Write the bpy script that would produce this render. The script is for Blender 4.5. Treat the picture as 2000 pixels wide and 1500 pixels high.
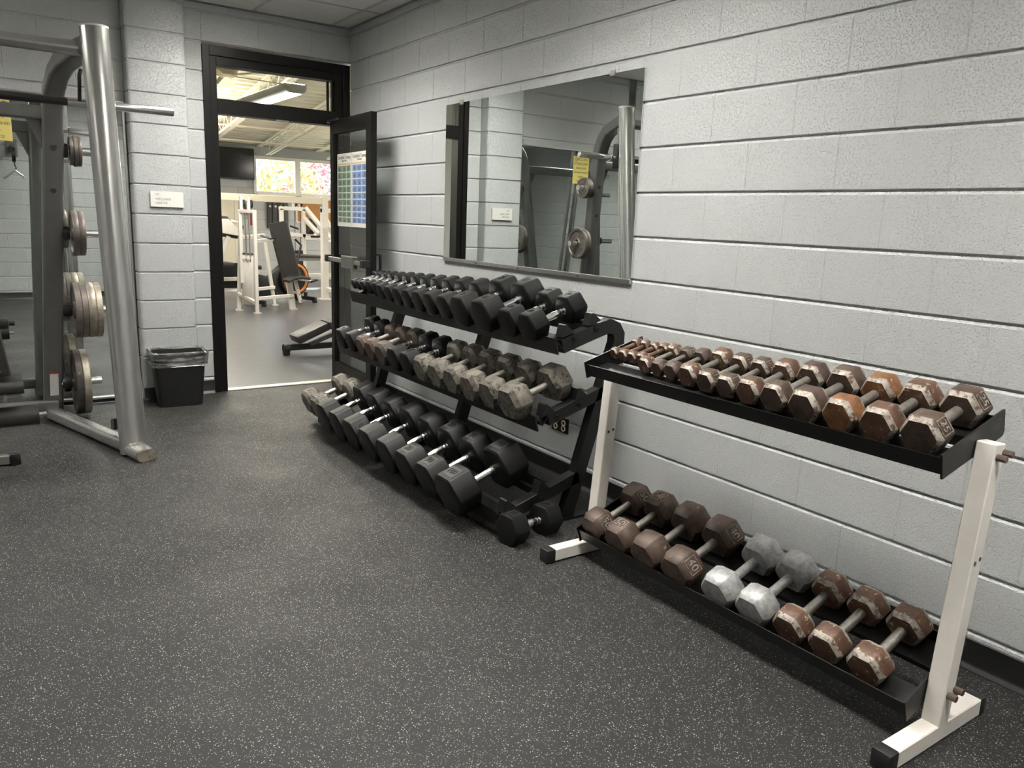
import bpy, bmesh, math, random
from mathutils import Matrix, Vector
random.seed(7)
PI = math.pi
for o in list(bpy.data.objects):
    bpy.data.objects.remove(o)
scene = bpy.context.scene
COL = scene.collection

# ------------------------------------------------------------------ camera
YAW, PITCH, ROLL = 0.609680, 0.205927, 0.039136
CAM = Vector((-2.63774, -6.19263, 1.39886))
fw = Vector((math.sin(YAW) * math.cos(PITCH), math.cos(YAW) * math.cos(PITCH), -math.sin(PITCH)))
r0 = Vector((math.cos(YAW), -math.sin(YAW), 0))
u0 = r0.cross(fw)
rt = r0 * math.cos(ROLL) + u0 * math.sin(ROLL)
up = -r0 * math.sin(ROLL) + u0 * math.cos(ROLL)
cam = bpy.data.cameras.new('camera')
cam.sensor_width = 36.0
cam.sensor_fit = 'HORIZONTAL'
cam.lens = 1529.37 / 2000 * 36
cam.clip_start = 0.05
camo = bpy.data.objects.new('camera', cam)
camo.matrix_world = Matrix(((rt.x, up.x, -fw.x, CAM.x), (rt.y, up.y, -fw.y, CAM.y), (rt.z, up.z, -fw.z, CAM.z), (0, 0, 0, 1)))
COL.objects.link(camo)
scene.camera = camo

# ------------------------------------------------------------------ world, exposure
world = bpy.data.worlds.new('sky')
scene.world = world
world.use_nodes = True
wn = world.node_tree.nodes
bg = wn['Background']
bg.inputs[0].default_value = (0.80, 0.90, 1.0, 1)
bg.inputs[1].default_value = 6.0
scene.view_settings.view_transform = 'Standard'
scene.view_settings.look = 'None'
scene.view_settings.gamma = 1.0
scene.view_settings.use_curve_mapping = False
scene.view_settings.exposure = 0.15
TROFFER = 56.0      # emission of the ceiling panels of this room
PENDANT = 85.0     # emission of the lamps in the gym beyond the door

# ------------------------------------------------------------------ materials
MAT = {}


def node_mat(name):
    m = bpy.data.materials.new(name)
    m.use_nodes = True
    MAT[name] = m
    nt = m.node_tree
    return m, nt, nt.nodes, nt.links, nt.nodes['Principled BSDF']


def coords(nt, scale=1.0, kind='Object'):
    tc = nt.nodes.new('ShaderNodeTexCoord')
    mp = nt.nodes.new('ShaderNodeMapping')
    mp.inputs['Scale'].default_value = (scale, scale, scale)
    nt.links.new(tc.outputs[kind], mp.inputs[0])
    return mp.outputs[0]


def world_pos(nt):
    return nt.nodes.new('ShaderNodeNewGeometry').outputs['Position']


def noise(nt, vec, scale, detail=3.0, rough=0.5):
    n = nt.nodes.new('ShaderNodeTexNoise')
    n.inputs['Scale'].default_value = scale
    n.inputs['Detail'].default_value = detail
    n.inputs['Roughness'].default_value = rough
    nt.links.new(vec, n.inputs['Vector'])
    return n.outputs['Fac']


def ramp(nt, fac, stops):
    r = nt.nodes.new('ShaderNodeValToRGB')
    e = r.color_ramp.elements
    while len(e) < len(stops):
        e.new(0.5)
    for i, (p, c) in enumerate(stops):
        e[i].position = p
        e[i].color = (*c, 1) if len(c) == 3 else c
    nt.links.new(fac, r.inputs[0])
    return r.outputs[0]


def bump(nt, height, strength, dist, bsdf):
    b = nt.nodes.new('ShaderNodeBump')
    b.inputs['Strength'].default_value = strength
    b.inputs['Distance'].default_value = dist
    nt.links.new(height, b.inputs['Height'])
    nt.links.new(b.outputs[0], bsdf.inputs['Normal'])


def simple(name, col, rough=0.5, metal=0.0, var=0.06, scale=12.0, bmp=0.0, bscale=200.0, coat=0.0):
    m, nt, N, L, b = node_mat(name)
    v = world_pos(nt)
    f = noise(nt, v, scale, 4)
    c0 = [max(0, c * (1 - var)) for c in col]
    c1 = [min(1, c * (1 + var)) for c in col]
    L.new(ramp(nt, f, [(0.3, c0), (0.7, c1)]), b.inputs['Base Color'])
    b.inputs['Roughness'].default_value = rough
    b.inputs['Metallic'].default_value = metal
    if coat:
        b.inputs['Coat Weight'].default_value = coat
    if bmp:
        bump(nt, noise(nt, v, bscale, 3), bmp, 0.002, b)
    return m


def emit(name, col, strength):
    m = bpy.data.materials.new(name)
    m.use_nodes = True
    nt = m.node_tree
    nt.nodes.clear()
    e = nt.nodes.new('ShaderNodeEmission')
    e.inputs[0].default_value = (*col, 1)
    e.inputs[1].default_value = strength
    o = nt.nodes.new('ShaderNodeOutputMaterial')
    nt.links.new(e.outputs[0], o.inputs[0])
    MAT[name] = m
    return m


def wall_paint(name, col):
    m, nt, N, L, b = node_mat(name)
    v = world_pos(nt)
    f = noise(nt, v, 3.0, 3)
    L.new(ramp(nt, f, [(0.3, [c * 0.97 for c in col]), (0.7, [min(1, c * 1.02) for c in col])]), b.inputs['Base Color'])
    b.inputs['Roughness'].default_value = 0.42
    b.inputs['Specular IOR Level'].default_value = 0.45
    n1 = noise(nt, v, 75, 5, 0.62)
    n2 = ramp(nt, noise(nt, v, 150, 3), [(0.30, (0, 0, 0)), (0.46, (1, 1, 1))])
    mx = N.new('ShaderNodeMix')
    mx.inputs[0].default_value = 0.55
    L.new(n1, mx.inputs['A'])
    L.new(n2, mx.inputs['B'])
    bump(nt, mx.outputs[0], 0.8, 0.0055, b)
    return m


wall_paint('block_paint', (0.50, 0.512, 0.508))
wall_paint('gym_paint', (0.42, 0.435, 0.43))


def rubber_floor():
    m, nt, N, L, b = node_mat('rubber_floor')
    v = world_pos(nt)
    # two sizes of pale crumbs in a dark rubber bed
    cols = []
    for sc, d0, d1, keep in ((135.0, 0.21, 0.28, 0.68), (230.0, 0.22, 0.30, 0.62)):
        vo = N.new('ShaderNodeTexVoronoi')
        vo.inputs['Scale'].default_value = sc
        vo.inputs['Randomness'].default_value = 1.0
        L.new(v, vo.inputs['Vector'])
        near = ramp(nt, vo.outputs['Distance'], [(d0, (1, 1, 1)), (d1, (0, 0, 0))])
        sep = N.new('ShaderNodeSeparateColor')
        L.new(vo.outputs['Color'], sep.inputs[0])
        pick = N.new('ShaderNodeMath')
        pick.operation = 'GREATER_THAN'
        pick.inputs[1].default_value = keep
        L.new(sep.outputs[0], pick.inputs[0])
        mu = N.new('ShaderNodeMath')
        mu.operation = 'MULTIPLY'
        L.new(near, mu.inputs[0])
        L.new(pick.outputs[0], mu.inputs[1])
        mu2 = N.new('ShaderNodeMath')
        mu2.operation = 'MULTIPLY'
        L.new(mu.outputs[0], mu2.inputs[0])
        L.new(ramp(nt, sep.outputs[1], [(0.0, (0.25,) * 3), (1.0, (1, 1, 1))]), mu2.inputs[1])
        cols.append(mu2.outputs[0])
    mxf = N.new('ShaderNodeMath')
    mxf.operation = 'MAXIMUM'
    L.new(cols[0], mxf.inputs[0])
    L.new(cols[1], mxf.inputs[1])
    base = ramp(nt, noise(nt, v, 1.6, 5, 0.6), [(0.3, (0.013, 0.0125, 0.012)), (0.7, (0.019, 0.0185, 0.0175))])
    mx = N.new('ShaderNodeMix')
    mx.data_type = 'RGBA'
    L.new(mxf.outputs[0], mx.inputs[0])
    L.new(base, mx.inputs['A'])
    mx.inputs['B'].default_value = (0.52, 0.50, 0.45, 1)
    L.new(mx.outputs['Result'], b.inputs['Base Color'])
    L.new(ramp(nt, noise(nt, v, 2.2, 4), [(0.3, (0.50,) * 3), (0.7, (0.66,) * 3)]), b.inputs['Roughness'])
    b.inputs['Specular IOR Level'].default_value = 0.34
    bump(nt, noise(nt, v, 220, 3, 0.6), 0.5, 0.002, b)


rubber_floor()


def gym_floor():
    m, nt, N, L, b = node_mat('gym_floor')
    v = world_pos(nt)
    st = N.new('ShaderNodeMapping')
    st.inputs['Scale'].default_value = (1, 6, 1)
    L.new(v, st.inputs[0])
    L.new(ramp(nt, noise(nt, st.outputs[0], 3, 5), [(0.3, (0.085, 0.086, 0.093)), (0.7, (0.112, 0.113, 0.120))]), b.inputs['Base Color'])
    b.inputs['Roughness'].default_value = 0.32
    bump(nt, noise(nt, v, 60, 2), 0.12, 0.002, b)


gym_floor()


def painted_iron(name, dark, mid, chip, chip_lo, chip_hi, scale, metal=0.2, rough=0.5):
    m, nt, N, L, b = node_mat(name)
    v = coords(nt)
    oi = N.new('ShaderNodeObjectInfo')
    add = N.new('ShaderNodeVectorMath')
    add.operation = 'ADD'
    sc = N.new('ShaderNodeVectorMath')
    sc.operation = 'SCALE'
    sc.inputs[0].default_value = (13.1, 7.7, 5.3)
    L.new(oi.outputs['Random'], sc.inputs['Scale'])
    L.new(v, add.inputs[0])
    L.new(sc.outputs[0], add.inputs[1])
    vv = add.outputs[0]
    f = noise(nt, vv, scale, 6, 0.62)
    base = ramp(nt, f, [(0.32, dark), (0.68, mid)])
    f2 = noise(nt, vv, scale * 1.7, 7, 0.7)
    msk = ramp(nt, f2, [(chip_lo, (0, 0, 0)), (chip_hi, (1, 1, 1))])
    mx = N.new('ShaderNodeMix')
    mx.data_type = 'RGBA'
    L.new(msk, mx.inputs[0])
    L.new(base, mx.inputs['A'])
    mx.inputs['B'].default_value = (*chip, 1)
    L.new(mx.outputs['Result'], b.inputs['Base Color'])
    b.inputs['Roughness'].default_value = rough
    b.inputs['Metallic'].default_value = metal
    bump(nt, f2, 0.35, 0.002, b)


painted_iron('brown_iron', (0.038, 0.025, 0.019), (0.105, 0.068, 0.050), (0.34, 0.27, 0.20), 0.63, 0.70, 22)
painted_iron('rusty_iron', (0.058, 0.031, 0.020), (0.150, 0.078, 0.048), (0.50, 0.40, 0.27), 0.585, 0.66, 26)
painted_iron('orange_iron', (0.13, 0.055, 0.024), (0.27, 0.12, 0.052), (0.55, 0.42, 0.25), 0.62, 0.68, 30)
painted_iron('beige_iron', (0.080, 0.073, 0.058), (0.175, 0.160, 0.128), (0.025, 0.021, 0.018), 0.53, 0.60, 22)
painted_iron('worn_rim', (0.18, 0.155, 0.13), (0.40, 0.36, 0.31), (0.09, 0.055, 0.038), 0.50, 0.58, 30)
painted_iron('silver_iron', (0.24, 0.24, 0.235), (0.46, 0.46, 0.45), (0.13, 0.12, 0.11), 0.60, 0.68, 48, 0.35, 0.42)
painted_iron('dark_iron', (0.03, 0.026, 0.022), (0.075, 0.062, 0.05), (0.22, 0.17, 0.12), 0.62, 0.70, 24)
painted_iron('plate_iron', (0.10, 0.085, 0.075), (0.19, 0.165, 0.145), (0.33, 0.26, 0.18), 0.60, 0.70, 14, 0.4, 0.45)
painted_iron('plate_worn', (0.22, 0.19, 0.15), (0.40, 0.36, 0.29), (0.12, 0.08, 0.05), 0.58, 0.66, 20, 0.5, 0.42)
painted_iron('white_steel', (0.70, 0.655, 0.60), (0.78, 0.735, 0.68), (0.28, 0.2, 0.15), 0.70, 0.73, 9, 0.0, 0.38)
painted_iron('tray_steel', (0.006, 0.006, 0.006), (0.011, 0.0105, 0.010), (0.10, 0.085, 0.07), 0.60, 0.80, 9, 0.3, 0.40)
painted_iron('rack_steel', (0.006, 0.006, 0.006), (0.010, 0.010, 0.0095), (0.07, 0.06, 0.05), 0.68, 0.85, 8, 0.2, 0.42)
simple('bare_steel', (0.30, 0.28, 0.25), 0.42, 0.8, 0.2, 60, 0.2, 300)
simple('louver_metal', (0.55, 0.55, 0.54), 0.22, 0.9, 0.03, 30)
simple('chrome', (0.88, 0.88, 0.87), 0.20, 1.0, 0.03, 30)
simple('satin_steel', (0.62, 0.61, 0.59), 0.30, 1.0, 0.05, 30)
simple('rubber_black', (0.0065, 0.0065, 0.0063), 0.46, 0, 0.2, 25, 0.25, 260)
MAT['rubber_black'].node_tree.nodes['Principled BSDF'].inputs['Specular IOR Level'].default_value = 0.22
simple('rubber_engraved', (0.010, 0.010, 0.010), 0.5, 0, 0.1, 25)
simple('black_plastic', (0.014, 0.014, 0.014), 0.42, 0, 0.1, 20, 0.1, 300)
simple('black_paint', (0.013, 0.013, 0.013), 0.38, 0, 0.1, 20)
simple('cove_rubber', (0.010, 0.010, 0.010), 0.40, 0, 0.15, 10)
simple('bronze_frame', (0.006, 0.0055, 0.005), 0.40, 0.0, 0.1, 20)
MAT['bronze_frame'].node_tree.nodes['Principled BSDF'].inputs['Specular IOR Level'].default_value = 0.25
simple('silver_paint', (0.46, 0.455, 0.44), 0.27, 0.75, 0.04, 15, coat=0.4)
simple('graphite_paint', (0.15, 0.15, 0.143), 0.32, 0.5, 0.05, 15, coat=0.3)
simple('upholstery', (0.030, 0.028, 0.026), 0.36, 0, 0.15, 30, 0.2, 180)
simple('gym_upholstery', (0.035, 0.034, 0.033), 0.45, 0, 0.15, 30, 0.2, 180)
simple('gym_white', (0.80, 0.77, 0.71), 0.35, 0, 0.03, 10)
simple('cream_paint', (0.78, 0.72, 0.58), 0.45, 0, 0.04, 5)
simple('deck_cream', (0.72, 0.67, 0.54), 0.5, 0, 0.04, 3)
simple('ceiling_tile', (0.80, 0.79, 0.75), 0.85, 0, 0.06, 60, 0.5, 400)
simple('grid_white', (0.55, 0.54, 0.51), 0.5, 0, 0.03, 20)
simple('sign_ivory', (0.82, 0.80, 0.75), 0.45, 0, 0.02, 20)
simple('sign_ink', (0.23, 0.225, 0.22), 0.5, 0, 0.02, 20)
simple('sign_back', (0.02, 0.03, 0.05), 0.5, 0, 0.02, 20)
simple('yellow_card', (0.80, 0.66, 0.20), 0.6, 0, 0.03, 20)
simple('ink', (0.03, 0.03, 0.03), 0.6, 0, 0.02, 20)
simple('label_white', (0.62, 0.62, 0.60), 0.5, 0, 0.05, 60)
simple('label_red', (0.35, 0.03, 0.02), 0.5, 0, 0.05, 60)
simple('red_cloth', (0.22, 0.02, 0.03), 0.7, 0, 0.1, 30)
simple('cork', (0.42, 0.20, 0.075), 0.85, 0, 0.12, 60, 0.3, 300)
simple('orange_ring', (0.85, 0.30, 0.07), 0.4, 0, 0.05, 30)
simple('blade_wood', (0.85, 0.70, 0.42), 0.45, 0, 0.06, 20)
simple('poster_paper', (0.80, 0.78, 0.70), 0.35, 0, 0.03, 20)
simple('poster_green', (0.16, 0.24, 0.17), 0.30, 0, 0.35, 60)
simple('poster_blue', (0.16, 0.25, 0.46), 0.30, 0, 0.35, 60)
simple('poster_dark', (0.05, 0.06, 0.08), 0.30, 0, 0.35, 60)
simple('poster_tan', (0.68, 0.52, 0.26), 0.35, 0, 0.05, 60)
simple('outlet_cream', (0.75, 0.68, 0.50), 0.4, 0, 0.03, 60)
simple('threshold_metal', (0.78, 0.74, 0.64), 0.40, 0.3, 0.05, 30)
simple('tv_screen', (0.010, 0.010, 0.010), 0.12, 0, 0.05, 10)
simple('bark', (0.30, 0.26, 0.22), 0.8, 0, 0.2, 20)
simple('leaf_green', (0.20, 0.36, 0.10), 0.6, 0, 0.4, 3)
simple('leaf_yellow', (0.46, 0.40, 0.17), 0.6, 0, 0.3, 3)
simple('leaf_red', (0.52, 0.19, 0.24), 0.6, 0, 0.3, 3)
simple('leaf_dark', (0.14, 0.26, 0.20), 0.6, 0, 0.3, 3)
simple('lawn', (0.40, 0.46, 0.30), 0.9, 0, 0.1, 3)
simple('bolt_steel', (0.16, 0.12, 0.10), 0.45, 0.7, 0.2, 80)
emit('troffer_light', (1.0, 0.972, 0.915), TROFFER)
emit('pendant_light', (1.0, 0.95, 0.86), PENDANT)
emit('pendant_uplight', (1.0, 0.93, 0.80), PENDANT * 0.6)
emit('fan_glow', (1.0, 0.84, 0.52), 1.6)
emit('fan_lamp', (1.0, 0.86, 0.55), 45.0)

mm, nt, N, L, b = node_mat('mirror_glass')
b.inputs['Base Color'].default_value = (0.86, 0.90, 0.875, 1)
b.inputs['Metallic'].default_value = 1.0
b.inputs['Roughness'].default_value = 0.004


def glass(name, tint, fres=1.45, base=0.0):
    m = bpy.data.materials.new(name)
    m.use_nodes = True
    MAT[name] = m
    t = m.node_tree
    t.nodes.clear()
    tr = t.nodes.new('ShaderNodeBsdfTransparent')
    tr.inputs[0].default_value = (*tint, 1)
    gl = t.nodes.new('ShaderNodeBsdfGlossy')
    gl.inputs['Roughness'].default_value = 0.01
    lw = t.nodes.new('ShaderNodeLayerWeight')
    lw.inputs[0].default_value = 0.5
    fr = t.nodes.new('ShaderNodeMath')
    fr.operation = 'POWER'
    fr.inputs[1].default_value = 4.0
    t.links.new(lw.outputs['Facing'], fr.inputs[0])
    ad = t.nodes.new('ShaderNodeMath')
    ad.operation = 'ADD'
    ad.use_clamp = True
    ad.inputs[1].default_value = base
    mx = t.nodes.new('ShaderNodeMixShader')
    o = t.nodes.new('ShaderNodeOutputMaterial')
    t.links.new(fr.outputs[0], ad.inputs[0])
    t.links.new(ad.outputs[0], mx.inputs[0])
    t.links.new(tr.outputs[0], mx.inputs[1])
    t.links.new(gl.outputs[0], mx.inputs[2])
    t.links.new(mx.outputs[0], o.inputs[0])


glass('pane_glass', (0.88, 0.90, 0.89), 1.5, 0.03)
glass('bag_film', (0.75, 0.75, 0.74), 1.6, 0.12)
_t = MAT['bag_film'].node_tree
_o = [n for n in _t.nodes if n.type == 'OUTPUT_MATERIAL'][0]
_m = [n for n in _t.nodes if n.type == 'MIX_SHADER'][0]
_d = _t.nodes.new('ShaderNodeBsdfDiffuse')
_d.inputs[0].default_value = (0.62, 0.62, 0.60, 1)
_p = _t.nodes.new('ShaderNodeMapping')
_p.inputs['Scale'].default_value = (9, 9, 60)
_p.inputs['Rotation'].default_value = (0.25, 0.2, 0)
_t.links.new(world_pos(_t), _p.inputs[0])
_n = noise(_t, _p.outputs[0], 1.0, 5, 0.6)
_r = ramp(_t, _n, [(0.42, (0.02,) * 3), (0.72, (0.55,) * 3)])
_x = _t.nodes.new('ShaderNodeMixShader')
_t.links.new(_r, _x.inputs[0])
_t.links.new(_m.outputs[0], _x.inputs[1])
_t.links.new(_d.outputs[0], _x.inputs[2])
_t.links.new(_x.outputs[0], _o.inputs[0])

# ------------------------------------------------------------------ mesh helpers
WM = {}          # world matrix of every object built so far


class MB:
    def __init__(self, xf=None):
        self.v, self.f, self.xf = [], [], xf

    def add(self, vs, fs):
        n = len(self.v)
        self.v += [Vector(p) for p in vs]
        self.f += [[n + i for i in q] for q in fs]
        return self

    def box(self, x0, x1, y0, y1, z0, z1):
        x0, x1 = min(x0, x1), max(x0, x1)
        y0, y1 = min(y0, y1), max(y0, y1)
        z0, z1 = min(z0, z1), max(z0, z1)
        return self.add([(x0, y0, z0), (x1, y0, z0), (x1, y1, z0), (x0, y1, z0), (x0, y0, z1), (x1, y0, z1), (x1, y1, z1), (x0, y1, z1)],
                        [(3, 2, 1, 0), (4, 5, 6, 7), (0, 1, 5, 4), (1, 2, 6, 5), (2, 3, 7, 6), (3, 0, 4, 7)])

    def bar(self, p0, p1, w, h, side=None):
        """rectangular bar from p0 to p1; w is its size along 'side', h across"""
        p0, p1 = Vector(p0), Vector(p1)
        d = (p1 - p0).normalized()
        s = Vector(side) if side else Vector((1, 0, 0))
        s = (s - d * s.dot(d)).normalized()
        t = d.cross(s)
        a, c = s * w / 2, t * h / 2
        vs = [p0 - a - c, p0 + a - c, p0 + a + c, p0 - a + c, p1 - a - c, p1 + a - c, p1 + a + c, p1 - a + c]
        return self.add(vs, [(3, 2, 1, 0), (4, 5, 6, 7), (0, 1, 5, 4), (1, 2, 6, 5), (2, 3, 7, 6), (3, 0, 4, 7)])

    def cyl(self, p0, p1, r, n=16, r2=None):
        return self.tube([p0, p1], [r, r if r2 is None else r2], n)

    def tube(self, path, r, n=12, cap=True):
        path = [Vector(p) for p in path]
        rs = r if isinstance(r, (list, tuple)) else [r] * len(path)
        d = (path[1] - path[0]).normalized()
        s = Vector((0, 0, 1)) if abs(d.z) < 0.9 else Vector((1, 0, 0))
        k0 = len(self.v)
        for i, p in enumerate(path):
            a = path[max(i - 1, 0)]
            c = path[min(i + 1, len(path) - 1)]
            d = (c - a).normalized()
            s = (s - d * s.dot(d)).normalized()
            t = d.cross(s)
            for j in range(n):
                q = 2 * PI * j / n
                self.v.append(p + (s * math.cos(q) + t * math.sin(q)) * rs[i])
        for i in range(len(path) - 1):
            for j in range(n):
                a = k0 + i * n + j
                c = k0 + i * n + (j + 1) % n
                self.f.append([a, c, c + n, a + n])
        if cap:
            self.f.append([k0 + j for j in range(n)][::-1])
            self.f.append([k0 + (len(path) - 1) * n + j for j in range(n)])
        return self

    def sweep(self, path, prof, side=(1, 0, 0), cap=True):
        """closed profile (a along side, b across) swept along a path"""
        path = [Vector(p) for p in path]
        n = len(prof)
        k0 = len(self.v)
        for i, p in enumerate(path):
            a = path[max(i - 1, 0)]
            c = path[min(i + 1, len(path) - 1)]
            d = (c - a).normalized()
            s = Vector(side)
            s = (s - d * s.dot(d)).normalized()
            t = d.cross(s)
            for (u, w) in prof:
                self.v.append(p + s * u + t * w)
        for i in range(len(path) - 1):
            for j in range(n):
                a = k0 + i * n + j
                c = k0 + i * n + (j + 1) % n
                self.f.append([a, c, c + n, a + n])
        if cap:
            self.f.append([k0 + j for j in range(n)][::-1])
            self.f.append([k0 + (len(path) - 1) * n + j for j in range(n)])
        return self

    def extrude(self, poly, org, u, w, d):
        """polygon in the plane (u, w) at org, extruded by vector d"""
        org, u, w, d = Vector(org), Vector(u), Vector(w), Vector(d)
        n = len(poly)
        a = [org + u * x + w * y for x, y in poly]
        return self.add(a + [q + d for q in a], [list(range(n))[::-1], [n + i for i in range(n)]] + [[i, (i + 1) % n, n + (i + 1) % n, n + i] for i in range(n)])

    def lathe(self, prof, org, axis, n=24):
        """profile [(distance along axis, radius)]"""
        org, ax = Vector(org), Vector(axis).normalized()
        s = Vector((0, 0, 1)) if abs(ax.z) < 0.9 else Vector((1, 0, 0))
        s = (s - ax * s.dot(ax)).normalized()
        t = ax.cross(s)
        k0 = len(self.v)
        for (h, r) in prof:
            for j in range(n):
                q = 2 * PI * j / n
                self.v.append(org + ax * h + (s * math.cos(q) + t * math.sin(q)) * r)
        for i in range(len(prof) - 1):
            for j in range(n):
                a = k0 + i * n + j
                c = k0 + i * n + (j + 1) % n
                self.f.append([a, c, c + n, a + n])
        self.f.append([k0 + j for j in range(n)][::-1])
        self.f.append([k0 + (len(prof) - 1) * n + j for j in range(n)])
        return self

    def build(self, name, mat, parent=None, smooth=True, bevel=0.0, seg=1, org=None):
        vs = [self.xf @ p for p in self.v] if self.xf else self.v
        if parent is not None:
            base = WM[parent]
        else:
            if org is None:
                lo = [min(p[i] for p in vs) for i in range(3)]
                hi = [max(p[i] for p in vs) for i in range(3)]
                org = ((lo[0] + hi[0]) / 2, (lo[1] + hi[1]) / 2, lo[2])
            base = Matrix.Translation(org)
        inv = base.inverted()
        me = bpy.data.meshes.new(name)
        me.from_pydata([inv @ p for p in vs], [], self.f)
        bm = bmesh.new()
        bm.from_mesh(me)
        bmesh.ops.recalc_face_normals(bm, faces=bm.faces)
        if bevel:
            ed = [e for e in bm.edges if len(e.link_faces) == 2 and e.calc_face_angle(0) > 0.6]
            bmesh.ops.bevel(bm, geom=ed, offset=bevel, segments=seg, affect='EDGES', profile=0.5, clamp_overlap=True)
        bm.to_mesh(me)
        bm.free()
        return finish(name, me, mat, parent, base, smooth)


def finish(name, me, mat, parent, base, smooth=True):
    me.materials.append(MAT[mat])
    if smooth:
        for p in me.polygons:
            p.use_smooth = True
        me.set_sharp_from_angle(angle=math.radians(34))
    o = bpy.data.objects.new(name, me)
    COL.objects.link(o)
    WM[o] = base.copy()
    if parent is not None:
        o.parent = parent
    else:
        o.matrix_world = base
    return o


def tag(o, label, cat=None, group=None, kind=None):
    o['label'] = label
    if cat:
        o['category'] = cat
    if group:
        o['group'] = group
    if kind:
        o['kind'] = kind
    return o


def thing(name, loc, label, cat, group=None, mat=None, kind=None):
    o = bpy.data.objects.new(name, None)
    o.empty_display_size = 0.1
    COL.objects.link(o)
    M = mat if mat is not None else Matrix.Translation(loc)
    o.matrix_world = M
    WM[o] = M.copy()
    return tag(o, label, cat, group, kind)


def frame(o, x, y, z):
    """matrix with origin o and given axes"""
    return Matrix(((x[0], y[0], z[0], o[0]), (x[1], y[1], z[1], o[1]), (x[2], y[2], z[2], o[2]), (0, 0, 0, 1)))


TXT = {}


def text_geo(s, size, depth):
    """flat lettering as mesh data, centred, in the xy plane"""
    key = (s, size, depth)
    if key not in TXT:
        cu = bpy.data.curves.new('lettering', 'FONT')
        cu.body = s
        cu.size = size
        cu.extrude = depth
        cu.align_x = 'CENTER'
        cu.align_y = 'CENTER'
        cu.resolution_u = 3
        ob = bpy.data.objects.new('lettering', cu)
        COL.objects.link(ob)
        dg = bpy.context.evaluated_depsgraph_get()
        me = bpy.data.meshes.new_from_object(ob.evaluated_get(dg))
        TXT[key] = ([v.co.copy() for v in me.vertices], [list(p.vertices) for p in me.polygons])
        bpy.data.objects.remove(ob)
        bpy.data.meshes.remove(me)
        bpy.data.curves.remove(cu)
    return TXT[key]


def lettering(name, s, size, M, mat, parent, depth=0.0008, sx=1.0):
    vs, fs = text_geo(s, size, depth)
    b = MB()
    b.add([M @ Vector((p.x * sx, p.y, p.z)) for p in vs], fs)
    return b.build(name, mat, parent, smooth=False)


# ------------------------------------------------------------------ room constants
ZC = 2.827                # ceiling
YF = -7.25                # wall behind the camera
XL = -6.2                 # left wall
CH = 0.2032               # block course
BW = 0.4064               # block length
Z0 = 1.54793 - 8 * CH     # bed joint just below the floor (joints at Z0 + n * CH)
YO = 0.65801
BLK = {}


def block_mesh(w, h):
    key = (round(w, 4), round(h, 4))
    if key not in BLK:
        us = [(0, -0.0030), (0.0042, 0), (w - 0.0042, 0), (w, -0.0030)]
        ws = [(0.0040, -0.0060), (0.0068, 0), (h - 0.0130, 0), (h - 0.0036, -0.0075)]
        vs = [(a, c, na + nc) for c, nc in ws for a, na in us]
        fs = [(r * 4 + k, r * 4 + k + 1, r * 4 + k + 5, r * 4 + k + 4) for r in range(3) for k in range(3)]
        rim = [0, 1, 2, 3, 7, 11, 15, 14, 13, 12, 8, 4]
        vs += [(vs[i][0], vs[i][1], -0.0105) for i in rim]
        fs += [(rim[(k + 1) % 12], rim[k], 16 + k, 16 + (k + 1) % 12) for k in range(12)]
        me = bpy.data.meshes.new('block')
        me.from_pydata(vs, [], fs)
        BLK[key] = me
        me['new'] = 1
    return BLK[key]


def add_block(parent, M, w, h, mat):
    me = block_mesh(w, h)
    if not me.materials:
        me.materials.append(MAT[mat])
    o = bpy.data.objects.new('block', me)
    COL.objects.link(o)
    o.parent = parent
    o.matrix_parent_inverse = Matrix.Identity(4)
    o.matrix_basis = WM[parent].inverted() @ M
    return o


def block_wall(parent, org, u, n, u0, u1, phase, holes=(), mat='block_paint', zmax=ZC, flip=0):
    """lay blocks over the stretch u0..u1 of a wall; org is the point u = 0 at floor level"""
    org, u, n = Vector(org), Vector(u), Vector(n)
    k = 0
    while Z0 + k * CH < zmax - 0.01:
        za, zb = max(0.0, Z0 + k * CH), min(zmax, Z0 + (k + 1) * CH)
        par = (k + flip) % 2
        m = math.floor((u0 - phase) / BW) - 1
        while True:
            a = phase + par * BW / 2 + m * BW
            c = a + BW
            m += 1
            if a >= u1 - 0.005:
                break
            a, c = max(a, u0), min(c, u1)
            if c - a < 0.02 or zb - za < 0.02:
                continue
            pieces = [(a, c, za, zb)]
            for (ha, hc, hz0, hz1) in holes:
                nxt = []
                for (a_, c_, z_, y_) in pieces:
                    if c_ <= ha + .004 or a_ >= hc - .004 or y_ <= hz0 + .004 or z_ >= hz1 - .004:
                        nxt.append((a_, c_, z_, y_))
                        continue
                    if a_ < ha - .02:
                        nxt.append((a_, ha, z_, y_))
                    if c_ > hc + .02:
                        nxt.append((hc, c_, z_, y_))
                    if z_ < hz0 - .03:
                        nxt.append((max(a_, ha), min(c_, hc), z_, hz0))
                    if y_ > hz1 + .03:
                        nxt.append((max(a_, ha), min(c_, hc), hz1, y_))
                pieces = nxt
            for (a_, c_, z_, y_) in pieces:
                p = org + u * a_ + Vector((0, 0, z_))
                add_block(parent, frame(p, u, (0, 0, 1), n), c_ - a_, y_ - z_, mat)
        k += 1


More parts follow.
